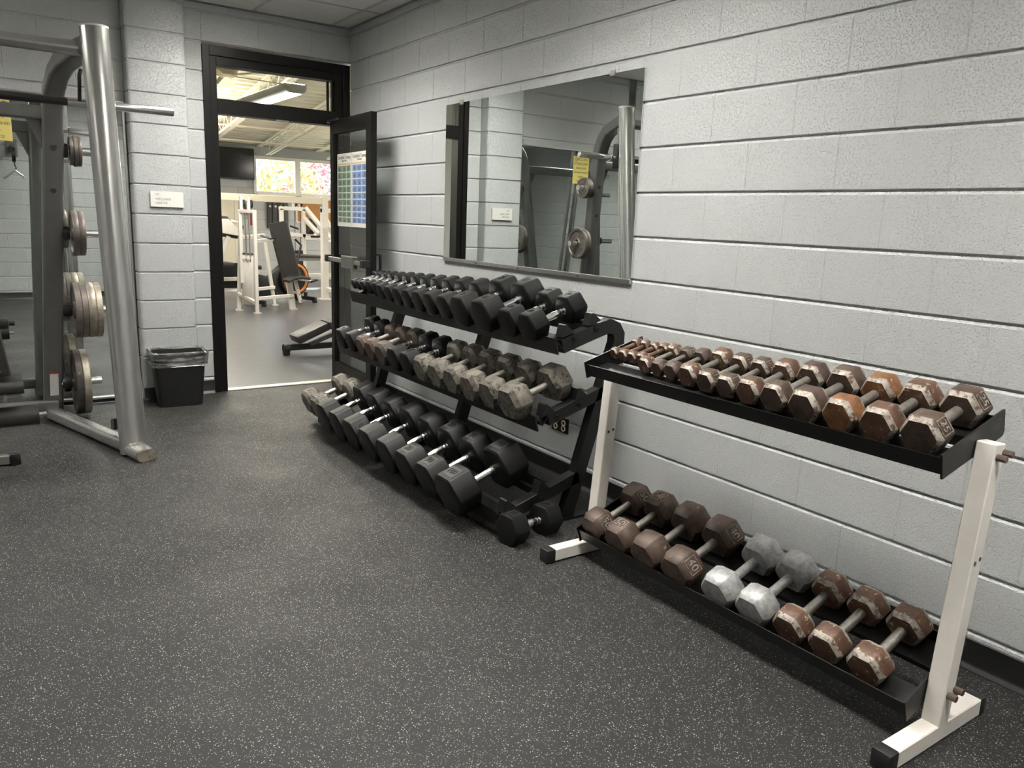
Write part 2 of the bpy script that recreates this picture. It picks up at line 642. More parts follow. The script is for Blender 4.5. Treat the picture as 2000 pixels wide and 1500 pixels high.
# ------------------------------------------------------------------ floor, walls, ceiling
tag(MB().box(XL, 0.0, YF, 0.02, -0.1, 0.0).build('floor', 'rubber_floor', smooth=False),
    'dark rubber floor sprinkled with pale flecks', 'floor', kind='structure')
wr = tag(MB().box(0.009, 0.2, YF - 0.2, 0.0, -0.1, 3.0).build('wall_right', 'block_paint', smooth=False),
         'pale grey painted concrete block wall behind both dumbbell racks', 'wall', kind='structure')
block_wall(wr, (0, 0, 0), (0, -1, 0), (-1, 0, 0), 0.0, -YF, -(YO - BW * 2), flip=1)
wb = tag(MB().box(XL - 0.2, -1.128, 0.009, 0.14, -0.1, 3.0).box(-1.128, 0.2, 0.009, 0.14, 2.564, 3.0).build('wall_back', 'block_paint', smooth=False),
         'pale grey painted block wall around the dark door frame', 'wall', kind='structure')
block_wall(wb, (0, 0, 0), (1, 0, 0), (0, -1, 0), XL, 0.0, -0.315, holes=((-1.128, 0.3, -1, 2.560), (-1.648, -1.262, -1, 4)), flip=1)
wf = tag(MB().box(XL - 0.2, 0.2, YF - 0.2, YF - 0.009, -0.1, 3.0).build('wall_front', 'block_paint', smooth=False),
         'pale grey block wall seen only in the mirrors', 'wall', kind='structure')
block_wall(wf, (0, YF, 0), (-1, 0, 0), (0, 1, 0), 0.0, -XL, 0.1)
wl = tag(MB().box(XL - 0.2, XL - 0.009, YF, 0.0, -0.1, 3.0).build('wall_left', 'block_paint', smooth=False),
         'pale grey block wall on the far left of the room', 'wall', kind='structure')
block_wall(wl, (XL, YF, 0), (0, 1, 0), (1, 0, 0), 0.0, -YF, 0.1)

# block pilaster left of the door: stacked bullnose blocks
pil = tag(MB().box(-1.640, -1.270, -0.108, 0.05, 0, ZC).build('wall_pilaster', 'block_paint', smooth=False),
          'block pilaster with rounded corners left of the doorway', 'pilaster', kind='structure')


def bullnose(parent, x0, x1, y0, y1, za, zb):
    R = 0.026
    def ring(ins, z):
        pts = [(x0 + ins, y1)]
        for k in range(5):
            q = PI + k * PI / 8
            pts.append((x0 + ins + R * (1 + math.cos(q)), y0 + ins + R * (1 + math.sin(q))))
        for k in range(5):
            q = 1.5 * PI + k * PI / 8
            pts.append((x1 - ins - R + R * math.cos(q), y0 + ins + R + R * math.sin(q)))
        pts.append((x1 - ins, y1))
        return [(a, c, z) for a, c in pts]
    rings = [ring(0.004, za + 0.0042), ring(0, za + 0.0075), ring(0, zb - 0.0075), ring(0.004, zb - 0.0042)]
    n = len(rings[0])
    vs = [p for r in rings for p in r]
    fs = [[i * n + j, i * n + j + 1, (i + 1) * n + j + 1, (i + 1) * n + j] for i in range(3) for j in range(n - 1)]
    fs += [list(range(n))[::-1], [3 * n + j for j in range(n)]]
    MB().add(vs, fs).build('block', 'block_paint', parent)


k = 0
while Z0 + k * CH < ZC:
    bullnose(pil, -1.648, -1.262, -0.117, 0.0, max(0, Z0 + k * CH), min(ZC, Z0 + (k + 1) * CH))
    k += 1

# cove bases
def cove(name, p0, p1, n, label):
    p0, p1, n = Vector(p0), Vector(p1), Vector(n)
    prof = [(0, 0), (0.026, 0), (0.024, 0.004), (0.010, 0.012), (0.005, 0.022), (0.004, 0.098), (0.0, 0.102)]
    o = MB().extrude(prof, p0, n, (0, 0, 1), p1 - p0).build(name, 'cove_rubber')
    tag(o, label, 'baseboard', kind='structure')


cove('baseboard_right', (0, 0, 0), (0, YF, 0), (-1, 0, 0), 'black rubber cove base along the right wall')
cove('baseboard_back', (-1.262, 0, 0), (-1.132, 0, 0), (0, -1, 0), 'short black cove base between pilaster and door frame')
cove('baseboard_left_of_pilaster', (XL, 0, 0), (-1.66, 0, 0), (0, -1, 0), 'black cove base below the wide wall mirror')
cove('baseboard_pilaster', (-1.652, -0.117, 0), (-1.258, -0.117, 0), (0, -1, 0), 'black cove base across the front of the pilaster')
cove('baseboard_front', (XL, YF, 0), (0, YF, 0), (0, 1, 0), 'black cove base seen in the mirror')
cove('baseboard_left', (XL, YF, 0), (XL, 0, 0), (1, 0, 0), 'black cove base along the left wall')

# ceiling with lay-in tiles
ce = tag(MB().box(XL - 0.2, 0.2, YF - 0.2, 0.14, ZC + 0.13, ZC + 0.2).build('ceiling', 'grid_white', smooth=False),
         'suspended ceiling of off white acoustic tiles', 'ceiling', kind='structure')
gx = [0.0, -0.15] + [-0.15 - 0.61 * i for i in range(1, 10)] + [XL]
gy = [0.0] + [-0.595 - 0.61 * i for i in range(0, 11)] + [YF]
gx = [g for g in gx if g >= XL]
gy = [g for g in gy if g >= YF]
TROF = [(2, 1), (2, 2), (2, 5), (2, 6), (2, 9), (2, 10), (6, 1), (6, 2), (8, 5), (8, 6)]      # (column, row) cells taken by lamps
TM = {}
for i in range(len(gx) - 1):
    for j in range(len(gy) - 1):
        if (i, j) in TROF:
            continue
        a, c = gx[i + 1] + 0.011, gx[i] - 0.011
        d, e = gy[j + 1] + 0.011, gy[j] - 0.011
        if c - a < 0.03 or e - d < 0.03:
            continue
        key = (round(c - a, 3), round(e - d, 3))
        if key not in TM:
            w, h = c - a, e - d
            t = MB().box(a, c, d, e, ZC - 0.002, ZC + 0.014).build('ceiling_tile', 'ceiling_tile', ce, smooth=False)
            TM[key] = (t, a, d)
        else:
            s, a0, d0 = TM[key]
            t = s.copy()
            COL.objects.link(t)
            t.location = s.location + Vector((a - a0, d - d0, 0))
for g in gx[1:-1]:
    MB().box(g - 0.012, g + 0.012, YF, 0, ZC - 0.005, ZC + 0.012).build('grid_bar', 'grid_white', ce, smooth=False)
for g in gy[1:-1]:
    MB().box(XL, 0, g - 0.012, g + 0.012, ZC - 0.0045, ZC + 0.0115).build('grid_bar', 'grid_white', ce, smooth=False)
spots = {(2, 1): 'nearest the doorway', (2, 5): 'between the two dumbbell racks', (2, 9): 'behind the camera on the right',
         (6, 1): 'left of the smith machine', (8, 5): 'on the far left side of the room'}
for (i, j), where in spots.items():
    a, c = gx[i + 1] + 0.014, gx[i] - 0.014
    d, e = gy[j + 2] + 0.014, gy[j] - 0.014
    lt = thing('ceiling_light', ((a + c) / 2, (d + e) / 2, ZC - 0.01), 'recessed louvred ceiling light ' + where, 'ceiling light', 'recessed ceiling lights')
    fr = MB()
    H = 0.125
    fr.box(a, c, d, d + 0.02, ZC - 0.006, ZC + H).box(a, c, e - 0.02, e, ZC - 0.006, ZC + H)
    fr.box(a, a + 0.02, d + 0.02, e - 0.02, ZC - 0.006, ZC + H).box(c - 0.02, c, d + 0.02, e - 0.02, ZC - 0.006, ZC + H)
    fr.build('lamp_frame', 'grid_white', lt, smooth=False)
    MB().box(a + 0.02, c - 0.02, d + 0.02, e - 0.02, ZC + 0.110, ZC + 0.118).build('diffuser', 'troffer_light', lt, smooth=False)
    nx, ny = 3, 6
    for k in range(1, nx):
        x = a + 0.02 + (c - a - 0.04) * k / nx
        MB().box(x - 0.002, x + 0.002, d + 0.02, e - 0.02, ZC + 0.022, ZC + 0.095).build('louver_blade', 'louver_metal', lt, smooth=False)
    for k in range(1, ny):
        y = d + 0.02 + (e - d - 0.04) * k / ny
        MB().box(a + 0.02, c - 0.02, y - 0.002, y + 0.002, ZC + 0.024, ZC + 0.097).build('louver_blade', 'louver_metal', lt, smooth=False)

# ------------------------------------------------------------------ door frame, transom, leaf
df = thing('door_1', (-0.57, 0.03, 0), 'dark bronze door frame with a glazed transom and an open glass door', 'door', kind='structure')
Y0, Y1 = -0.012, 0.125
for nm, bx in (('jamb', (-1.130, -1.080, Y0, Y1, 0, 2.545)), ('jamb', (-0.060, -0.004, Y0, Y1, 0, 2.545)),
               ('head', (-1.080, -0.060, Y0, Y1, 2.478, 2.545))):
    MB().box(*bx).build(nm, 'bronze_frame', df, bevel=0.002)
for nm, bx in (('jamb_stop', (-1.080, -1.030, Y0 + 0.012, Y1 - 0.01, 0, 2.478)), ('jamb_stop', (-0.120, -0.060, Y0 + 0.012, Y1 - 0.01, 0, 2.478)),
               ('head_stop', (-1.030, -0.120, Y0 + 0.012, Y1 - 0.01, 2.418, 2.478)), ('transom_bar', (-1.030, -0.120, Y0 + 0.012, Y1 - 0.01, 2.082, 2.188))):
    MB().box(*bx).build(nm, 'bronze_frame', df, bevel=0.002)
MB().box(-1.030, -0.120, 0.052, 0.058, 2.188, 2.418).build('transom_pane', 'pane_glass', df, smooth=False)
for bx in ((-0.140, -0.120, 0.03, 0.046, 2.188, 2.418), (-0.165, -0.150, 0.066, 0.09, 2.188, 2.418)):
    MB().box(*bx).build('glazing_bead', 'bronze_frame', df, bevel=0.001)
MB().box(-0.60, -0.50, 0.0, 0.03, 2.074, 2.083).build('door_stop', 'satin_steel', df, bevel=0.002)
MB().box(-1.080, -0.060, 0.0, 0.075, 0.0, 0.010).build('threshold', 'threshold_metal', df, bevel=0.003)

# leaf: hinged at the right jamb, swung about 100 degrees into the room
HX, HY = -0.184, -0.030
ldir = Vector((-0.217 + 0.184, -0.872 + 0.030, 0))
LW = ldir.length
ldir.normalize()
lnor = Vector((ldir.y, -ldir.x, 0))          # towards -x (the face the camera sees)
if lnor.x > 0:
    lnor = -lnor
LM = frame((HX, HY, 0.012), ldir, (0, 0, 1), ldir.cross(Vector((0, 0, 1))))
# local: x along the leaf, y up, z out of one face
zs = 1 if (ldir.cross(Vector((0, 0, 1)))).dot(lnor) > 0 else -1
leaf = thing('door_leaf', (HX, HY, 0), 'open dark framed glass door holding two training posters', 'door', mat=LM)
TH = 0.046 * zs
za, zb = -TH, 0.0
LH = 2.098
MB(LM).box(0, 0.072, 0, LH, za, zb).build('stile', 'bronze_frame', leaf, bevel=0.002)
MB(LM).box(LW - 0.095, LW, 0, LH, za, zb).build('stile', 'bronze_frame', leaf, bevel=0.002)
MB(LM).box(0.072, LW - 0.095, LH - 0.105, LH, za, zb).build('rail', 'bronze_frame', leaf, bevel=0.002)
MB(LM).box(0.072, LW - 0.095, 0, 0.185, za, zb).build('rail', 'bronze_frame', leaf, bevel=0.002)
MB(LM).box(0.072, LW - 0.095, 0.185, LH - 0.105, za * 0.45, za * 0.55).build('pane', 'pane_glass', leaf, smooth=False)
pb = MB(LM).box(0.10, LW - 0.03, 1.015, 1.05, 0.035 * zs, 0.062 * zs).build('push_bar', 'satin_steel', leaf, bevel=0.006, seg=2)
MB(LM).box(0.42, 0.66, 0.985, 1.075, 0.03 * zs, 0.072 * zs).build('push_bar_housing', 'graphite_paint', pb, bevel=0.004)
for x in (0.03, LW - 0.05):
    MB(LM).box(x, x + 0.05, 1.005, 1.06, 0.0, 0.066 * zs).build('push_bar_bracket', 'black_plastic', pb, bevel=0.004)
ph = MB(LM)
ph.tube([(LW - 0.05, 0.82, -TH), (LW - 0.05, 0.82, -TH - 0.05 * zs), (LW - 0.05, 1.10, -TH - 0.05 * zs), (LW - 0.05, 1.10, -TH)], 0.012, 10)
ph.build('pull_handle', 'black_plastic', leaf)
ca = MB(LM).box(-0.04, 0.22, LH - 0.012, LH + 0.004, 0.004 * zs, 0.022 * zs).build('closer_arm', 'black_paint', leaf, bevel=0.002)
MB(LM).box(0.0, 0.03, LH - 0.022, LH - 0.010, 0.004 * zs, 0.026 * zs).build('closer_glint', 'satin_steel', ca, bevel=0.002)  # bright steel bit added to stand in for a glint on the closer arm


def poster(x0, x1, y0, y1, field, title, sub, label):
    po = thing('training_poster', (0, 0, 0), label, 'poster', 'training posters on the glass door', mat=LM @ Matrix.Translation((x0, y0, za * 0.45 + 0.002 * zs)))
    z = za * 0.45
    e = 0.001 * zs
    MB(LM).box(x0, x1, y0, y1, z + e, z + 3 * e).build('sheet', 'poster_paper', po, smooth=False)
    w, h = x1 - x0, y1 - y0
    ys = y1 - h * 0.135
    MB(LM).box(x0 + 0.006, x1 - 0.006, ys - 0.012, ys, z + 3 * e, z + 3.6 * e).build('heading_rule', 'poster_tan', po, smooth=False)
    rng = random.Random(len(title))
    yb = y0 + h * 0.05
    rows = [yb, yb + (ys - yb) * 0.29, yb + (ys - yb) * 0.62, ys - 0.014]
    for r in range(3):
        for c in range(3):
            a = x0 + 0.012 + (w - 0.024) * c / 3 + 0.004
            bx = x0 + 0.012 + (w - 0.024) * (c + 1) / 3 - 0.004
            for s in range(3):
                q0 = rows[r] + (rows[r + 1] - rows[r]) * s / 3 + 0.004
                q1 = rows[r] + (rows[r + 1] - rows[r]) * (s + 1) / 3 - 0.003
                cell = MB(LM).box(a, bx, q0, q1, z + 3 * e, z + 3.6 * e).build('picture', field, po, smooth=False)
                fx = a + (bx - a) * rng.uniform(0.25, 0.6)
                fy = q0 + (q1 - q0) * 0.15
                MB(LM).box(fx, fx + (bx - a) * 0.18, fy, fy + (q1 - q0) * rng.uniform(0.4, 0.65), z + 3.6 * e, z + 4 * e).build('figure', 'poster_dark', cell, smooth=False)
    # letters face the viewer
    T = LM @ Matrix.Translation(((x0 + x1) / 2, y1 - h * 0.055, z + 3.2 * e)) @ (Matrix.Identity(4) if zs > 0 else Matrix.Rotation(PI, 4, 'Y'))
    lettering('heading', title, 0.036, T, 'ink', po, 0.0006)
    T2 = LM @ Matrix.Translation(((x0 + x1) / 2, y1 - h * 0.098, z + 3.2 * e)) @ (Matrix.Identity(4) if zs > 0 else Matrix.Rotation(PI, 4, 'Y'))
    lettering('subheading', sub, 0.020, T2, 'ink', po, 0.0006)


poster(0.115, 0.415, 1.29, 1.84, 'poster_green', 'Dumbbell Training', 'Upper Body', 'green exercise poster on the glass door, nearer the hinges')
poster(0.425, 0.735, 1.29, 1.84, 'poster_blue', 'Kettlebell Training', 'Total Body', 'blue exercise poster on the glass door, nearer the handle edge')

# ------------------------------------------------------------------ mirrors and signs
mr = thing('wall_mirror', (-0.01, -2.48, 1.12), 'frameless mirror above the black dumbbell rack', 'mirror')
MB().box(-0.010, -0.003, -3.392, -1.572, 1.142, 2.106).build('glass', 'mirror_glass', mr, smooth=False)
MB().box(-0.016, -0.001, -3.392, -1.572, 1.118, 1.142).build('channel', 'satin_steel', mr, bevel=0.002)
for y in (-1.76, -3.17):
    MB().box(-0.016, 0.0, y - 0.016, y + 0.016, 2.092, 2.122).build('clip', 'satin_steel', mr, bevel=0.003)
for y in (-2.0, -2.45, -3.0):
    MB().cyl((-0.016, y, 1.13), (-0.020, y, 1.13), 0.006, 8).build('screw', 'bolt_steel', mr)
mb = thing('wall_mirror', (-3.9, -0.01, 0.03), 'tall floor level mirror behind the smith machine', 'mirror')
MB().box(XL + 0.05, -1.672, -0.010, -0.003, 0.045, 2.082).build('glass', 'mirror_glass', mb, smooth=False)
MB().box(-1.674, -1.658, -0.016, -0.001, 0.03, 2.095).build('edge_trim', 'satin_steel', mb, bevel=0.002)
MB().box(XL + 0.05, -1.660, -0.014, -0.001, 2.082, 2.094).build('edge_trim', 'satin_steel', mb, bevel=0.002)
MB().box(XL + 0.05, -1.660, -0.032, -0.001, 0.03, 0.047).build('edge_trim', 'satin_steel', mb, bevel=0.002)

sg = thing('room_sign', (-1.434, -0.125, 1.395), 'ivory room sign reading 120 WELLNESS CENTER on the pilaster', 'sign')
MB().box(-1.543, -1.325, -0.132, -0.123, 1.396, 1.503).build('plate', 'sign_ivory', sg, bevel=0.001)
MB().box(-1.540, -1.328, -0.1225, -0.116, 1.392, 1.498).build('backing', 'sign_back', sg, smooth=False)
SR = Matrix.Rotation(PI / 2, 4, 'X')
for s, x, z, sz in (('120', -1.500, 1.482, 0.020), ('WELLNESS', -1.459, 1.450, 0.0215), ('CENTER', -1.472, 1.423, 0.0215)):
    lettering('raised_lettering', s, sz, Matrix.Translation((x, -0.1322, z)) @ SR, 'sign_ink', sg)

ol = thing('wall_outlet', (-0.004, -2.90, 0.26), 'black double outlet plate low on the wall behind the black rack', 'outlet')
MB().box(-0.008, 0.0, -2.975, -2.83, 0.262, 0.345).build('cover_plate', 'black_plastic', ol, bevel=0.002)
for y in (-2.868, -2.937):
    rg = MB()
    for zc in (0.287, 0.318):
        ring = [(-0.009, y + 0.014 * math.cos(a * PI / 6), zc + 0.014 * math.sin(a * PI / 6)) for a in range(13)]
        rg.tube(ring, 0.0035, 6)
    rg.build('socket_ring', 'outlet_cream', ol)
    MB().cyl((-0.008, y, 0.318), (-0.0095, y, 0.318), 0.010, 10).cyl((-0.008, y, 0.287), (-0.0095, y, 0.287), 0.010, 10).build('socket', 'black_paint', ol)

# ------------------------------------------------------------------ waste bin
wbn = thing('waste_bin', (-1.44, -0.24, 0), 'black plastic waste bin with a clear liner against the pilaster', 'waste bin')


def rrect(cx, cy, hx, hy, r, z, n=5):
    pts = []
    for qx, qy, a0 in ((1, -1, -PI / 2), (1, 1, 0), (-1, 1, PI / 2), (-1, -1, PI)):
        for k in range(n):
            a = a0 + k * PI / 2 / (n - 1)
            pts.append((cx + qx * (hx - r) + r * math.cos(a), cy + qy * (hy - r) + r * math.sin(a), z))
    return pts


def loft(mb_, rings, cap0=True, cap1=True):
    n = len(rings[0])
    fs = [[i * n + j, i * n + (j + 1) % n, (i + 1) * n + (j + 1) % n, (i + 1) * n + j] for i in range(len(rings) - 1) for j in range(n)]
    if cap0:
        fs.append(list(range(n))[::-1])
    if cap1:
        fs.append([(len(rings) - 1) * n + j for j in range(n)])
    return mb_.add([p for r in rings for p in r], fs)


bx_, by_ = -1.442, -0.262
WB = Matrix.Translation((bx_, by_, 0)) @ Matrix.Rotation(math.radians(-4), 4, 'Z')
loft(MB(WB), [rrect(0, 0, 0.142, 0.095, 0.03, 0.0), rrect(0, 0, 0.146, 0.099, 0.03, 0.012), rrect(0, 0, 0.176, 0.122, 0.032, 0.372),
              rrect(0, 0, 0.186, 0.132, 0.034, 0.374), rrect(0, 0, 0.186, 0.132, 0.034, 0.384), rrect(0, 0, 0.170, 0.117, 0.03, 0.384),
              rrect(0, 0, 0.138, 0.092, 0.03, 0.02)], True, True).build('tub', 'black_plastic', wbn)
rng = random.Random(3)
rings = []
prof = [(0.150, 0.10, 0.20), (0.166, 0.113, 0.34), (0.173, 0.120, 0.392), (0.186, 0.134, 0.398), (0.191, 0.139, 0.388), (0.187, 0.135, 0.350), (0.185, 0.132, 0.305), (0.188, 0.136, 0.296)]
for qi, (hx, hy, z) in enumerate(prof):
    r = rrect(0, 0, hx, hy, 0.034, z, 16)
    amp = (0.004, 0.006, 0.006, 0.004, 0.004, 0.005, 0.006, 0.008)[qi]
    rings.append([(p[0] * (1 + rng.uniform(-amp, amp) * 4), p[1] * (1 + rng.uniform(-amp, amp) * 4), p[2] + rng.uniform(-amp, amp) * 1.3) for p in r])
loft(MB(WB), rings, False, False).build('liner', 'bag_film', wbn)

# ------------------------------------------------------------------ dumbbells
ORD = ['first', 'second', 'third', 'fourth', 'fifth', 'sixth', 'seventh', 'eighth', 'ninth', 'tenth', 'eleventh', 'twelfth', 'thirteenth', 'fourteenth', 'fifteenth', 'sixteenth']
HEADMAT = {'rubber': 'rubber_black', 'brown': 'brown_iron', 'rust': 'rusty_iron', 'orange': 'orange_iron', 'beige': 'beige_iron', 'silver': 'silver_iron', 'dark': 'dark_iron'}
LOOK = {'rubber': 'black rubber hex dumbbell', 'brown': 'brown cast iron hex dumbbell', 'rust': 'rusty worn hex dumbbell', 'orange': 'bright orange rusted hex dumbbell',
        'beige': 'chipped beige grey hex dumbbell', 'silver': 'speckled silver hex dumbbell', 'dark': 'dark tarnished hex dumbbell'}


def hexring(x, r, ap, cut):
    pts = []
    for k in range(6):
        for s in (-1, 1):
            q = math.radians(60 * k + s * cut)
            rr = r * math.cos(math.radians(30)) / math.cos(math.radians(30 - cut))
            pts.append((x, rr * math.cos(q), ap + rr * math.sin(q)))
    return pts


def dumbbell(M, r, hl, Lh, style, grip, label, group, num=None, numface='near', name='dumbbell', rim=False):
    """axis along local x, resting on its flats at local z = 0"""
    t = thing(name, (0, 0, 0), label, 'dumbbell', group, mat=M)
    ap = 0.866 * r
    hm = HEADMAT[style]
    if style == 'rubber':
        pr_, cut = [(-.5, .86), (-.475, .945), (-.42, 1.0), (.42, 1.0), (.475, .945), (.5, .86)], 4.0
    else:
        pr_, cut = [(-.5, .81), (-.29, 1.0), (.29, 1.0), (.5, .81)], 2.0
    for s in (-1, 1):
        cx = s * (hl / 2 + Lh / 2)
        h = loft(MB(M), [hexring(cx + a * Lh, r * k, ap, cut) for a, k in pr_]).build('head', hm, t)
        if style in ('rust', 'orange') or rim:
            h.data.materials.append(MAT['worn_rim'])
            for pl in h.data.polygons:
                if len(pl.vertices) == 4 and 0.25 < abs(pl.normal.x) < 0.95:
                    pl.material_index = 1
        if num:
            if numface == 'near':
                n = Vector((0, -0.866, 0.5))
                tx = Vector((0, -0.5, -0.866))
            else:
                n = Vector((0, 0, 1))
                tx = Vector((0, -1, 0))
            c = Vector((cx, 0, ap)) + n * (ap + 0.0002)
            F = M @ frame(c, tx, (1, 0, 0), n)
            w, hh = r * 0.74, Lh * (0.50 if style == 'rubber' else 0.52)
            if style == 'rubber':
                MB(F).box(-w / 2, w / 2, -hh / 2, hh / 2, -0.001, 0.0004).build('number_panel', 'rubber_engraved', h, smooth=False)
            else:
                bd = MB(F)
                e = 0.0022
                bd.box(-w / 2, w / 2, -hh / 2, -hh / 2 + e, -0.001, 0.0016).box(-w / 2, w / 2, hh / 2 - e, hh / 2, -0.001, 0.0016)
                bd.box(-w / 2, -w / 2 + e, -hh / 2, hh / 2, -0.001, 0.0016).box(w / 2 - e, w / 2, -hh / 2, hh / 2, -0.001, 0.0016)
                bd.build('number_border', 'worn_rim', h, smooth=False)
            sz = min(hh * 0.92, w / (0.62 * len(num)))
            lettering('raised_number', num, sz, F, 'rubber_black' if style == 'rubber' else 'worn_rim', h, 0.0022, sx=0.95)
    e = 0.012
    if grip == 'chrome':
        gr = 0.0165 if r > 0.045 else 0.015
        pts = [(0, .8), (.05, .8), (.055, 1.15), (.085, 1.15), (.09, .72), (.17, .72), (.175, 1.05), (.215, 1.05), (.22, .85), (.30, .98), (.42, 1.08), (.5, 1.12)]
        pts = pts + [(1 - a, k) for a, k in pts[-2::-1]]
        MB(M).lathe([(-hl / 2 - e + (hl + 2 * e) * a, gr * k) for a, k in pts], (0, 0, ap), (1, 0, 0), 14).build('handle', 'chrome', t)
    elif grip == 'straight':
        g = MB(M).lathe([(-hl / 2 - e, .021), (-hl / 2 + .008, .021), (-hl / 2 + .009, .0185), (hl / 2 - .012, .0185), (hl / 2 - .011, .0215), (hl / 2 + e, .0215)], (0, 0, ap), (1, 0, 0), 18)
        g.build('handle', 'chrome', t)
    else:
        gr = max(0.010, min(0.0165, r * 0.25))
        MB(M).cyl((-hl / 2 - e, 0, ap), (hl / 2 + e, 0, ap), gr, 14).build('handle', grip, t)
    return t


def tier_matrix(x0, z0, s, xb, y, hl, h, ap, sd=None):
    """frame of a dumbbell on a tilted tier: xb is where the handle meets the wall side head, h the axis height over the tier plane"""
    c = 1 / math.sqrt(1 + s * s)
    p = Vector((xb, y, z0 + s * (xb - x0))) + Vector((-s * c, 0, c)) * h
    s = sd or s
    c = 1 / math.sqrt(1 + s * s)
    ex, ez = Vector((c, 0, s * c)), Vector((-s * c, 0, c))
    return frame(p - ex * hl / 2 - ez * ap, ex, (0, 1, 0), ez)


# ------------------------------------------------------------------ three tier black rack
S = 0.311
CS = 1 / math.sqrt(1 + S * S)
EX, EZ = Vector((CS, 0, S * CS)), Vector((-S * CS, 0, CS))
rack = thing('dumbbell_rack', (-0.45, -2.32, 0), 'black three tier steel dumbbell rack below the mirror', 'rack')
YR0, YR1 = -1.13, -3.445
TIERS = ((-0.427, 0.901, -0.31), (-0.504, 0.546, -0.425), (-0.700, 0.120, -0.625))
uax = Vector((0.299, 0, 0.954))
for fy in (-1.20, -2.32, -3.42):
    cen = lambda z: Vector((-0.37 + 0.313 * z, fy, z))
    q = [cen(0.0), cen(0.30), cen(0.60), cen(0.70)]
    ub = MB()
    path = [Vector((-0.365, fy, 0.0)), Vector((-0.30, fy, 0.225)), Vector((-0.185, fy, 0.60)), Vector((-0.128, fy, 0.775)), Vector((-0.105, fy, 0.845)),
            Vector((-0.105, fy, 0.885)), Vector((-0.125, fy, 0.915)), Vector((-0.165, fy, 0.930)), Vector((-0.215, fy, 0.918)), Vector((-0.30, fy, 0.893)), Vector((-0.445, fy, 0.848))]
    pf = [(-0.025, -0.0335), (0.025, -0.0335), (0.025, 0.0335), (-0.025, 0.0335)]
    ub.sweep(path, pf, (0, 1, 0))
    up_ = ub.build('upright', 'rack_steel', rack)
    MB().box(-0.44, -0.20, fy - 0.03, fy + 0.03, 0.0, 0.012).build('foot_plate', 'rack_steel', up_, smooth=False)
    for (x0, z0, xb) in TIERS[1:]:
        p0 = Vector((x0 - 0.012, fy, z0 - S * 0.012)) - EZ * 0.033
        xe = -0.37 + 0.313 * (z0 + 0.09) - 0.01
        p1 = Vector((xe, fy, z0 + S * (xe - x0))) - EZ * 0.033
        if z0 < 0.2:
            p0 = p0 - EX * 0.03
        MB().bar(p0, p1, 0.05, 0.060, (0, 1, 0)).build('arm', 'rack_steel', rack, bevel=0.003)
    if fy < -3:
        for (x0, z0, xb) in TIERS:
            for t in (0.035, 0.17):
                p = Vector((x0, fy - 0.025, z0)) + EX * t - EZ * 0.035
                MB().cyl(p, p + Vector((0, -0.009, 0)), 0.011, 6).build('bolt', 'rubber_black', rack)
MB().box(-0.755, -0.705, -3.40, -1.2, 0.0, 0.045).build('base_tube', 'dark_iron', rack, bevel=0.004)
for fy in (-1.26, -3.36):
    MB().box(-0.735, -0.33, fy - 0.025, fy + 0.025, 0.0, 0.04).build('base_tube', 'rack_steel', rack, bevel=0.004)
for ti, (x0, z0, xb) in enumerate(TIERS):
    o = Vector((x0, YR1, z0))
    dd = Vector((0, YR0 - YR1, 0))
    hr = (-0.012, 0.000, 0.004)[ti]
    t_ = 0.005
    tf = -0.100 if ti else -0.085
    # front rail: lip, valley, ridge and fixing flange, one bent sheet
    pl = [(tf - 0.030, hr + 0.016), (tf + 0.000, hr - 0.040), (tf + 0.045, hr - 0.004), (tf + 0.085, hr - 0.030)]
    if ti == 2:
        pl = [(tf - 0.035, hr + 0.030), (tf + 0.000, hr - 0.036), (tf + 0.040, hr + 0.000), (tf + 0.080, hr - 0.030)]
    poly = pl + [(a, c - t_ * 1.3) for a, c in pl[::-1]]
    xs = 0.05
    MB().extrude(poly, o + EX * xs, EX, EZ, dd).build('front_rail', 'rack_steel', rack, smooth=False)
    fp = [(tf - 0.035, hr - 0.060), (tf - 0.028, hr - 0.060), (tf - 0.024, hr + 0.012), (tf - 0.031, hr + 0.012)]
    MB().extrude(fp, o + EX * xs, EX, EZ, dd).build('front_lip', 'rack_steel', rack, smooth=False)
    tb = 0.165 - (0.02 if ti == 0 else 0)
    pl = [(tb - 0.004, hr - 0.034), (tb, hr + 0.004), (tb + 0.05, hr - 0.034), (tb + 0.085, hr - 0.010)]
    poly = pl + [(a + 0.003, c - t_ * 1.3) for a, c in pl[::-1]]
    MB().extrude(poly, o, EX, EZ, dd).build('back_rail', 'rack_steel', rack, smooth=False)
    # saddles closing the rails over each arm
    for tt in (tf + xs + 0.012, tb - 0.006):
        sd = [(tt - 0.006, -0.004), (tt + 0.022, 0.046), (tt + 0.032, 0.046), (tt + 0.068, -0.004)]
        MB().extrude(sd, o + Vector((0, -0.002, 0)), EX, EZ, Vector((0, 0.05, 0))).build('saddle', 'rack_steel', rack, smooth=False)

T1 = [(-1.166, .036), (-1.240, .037), (-1.322, .041), (-1.425, .048), (-1.528, .051), (-1.645, .057), (-1.768, .060), (-1.897, .064), (-2.033, .067), (-2.177, .071), (-2.328, .074),
      (-2.490, .076), (-2.722, .094), (-2.930, .096), (-3.130, .079), (-3.288, .077)]
T2 = [(-1.352, .076), (-1.505, .073), (-1.650, .071), (-1.802, .076), (-1.972, .081), (-2.140, .080), (-2.298, .078), (-2.463, .082), (-2.634, .084), (-2.804, .084), (-2.977, .086), (-3.149, .085), (-3.335, .093)]
T3 = [(-1.285, .089), (-1.472, .092), (-1.672, .102), (-1.882, .104), (-2.093, .105), (-2.335, .110), (-2.556, .108), (-2.783, .108), (-2.999, .106), (-3.236, .117)]


def lab(style, i, tier, extra=''):
    return '%s%s, %s from the doorway, %s' % (LOOK[style], extra, ORD[i], tier)


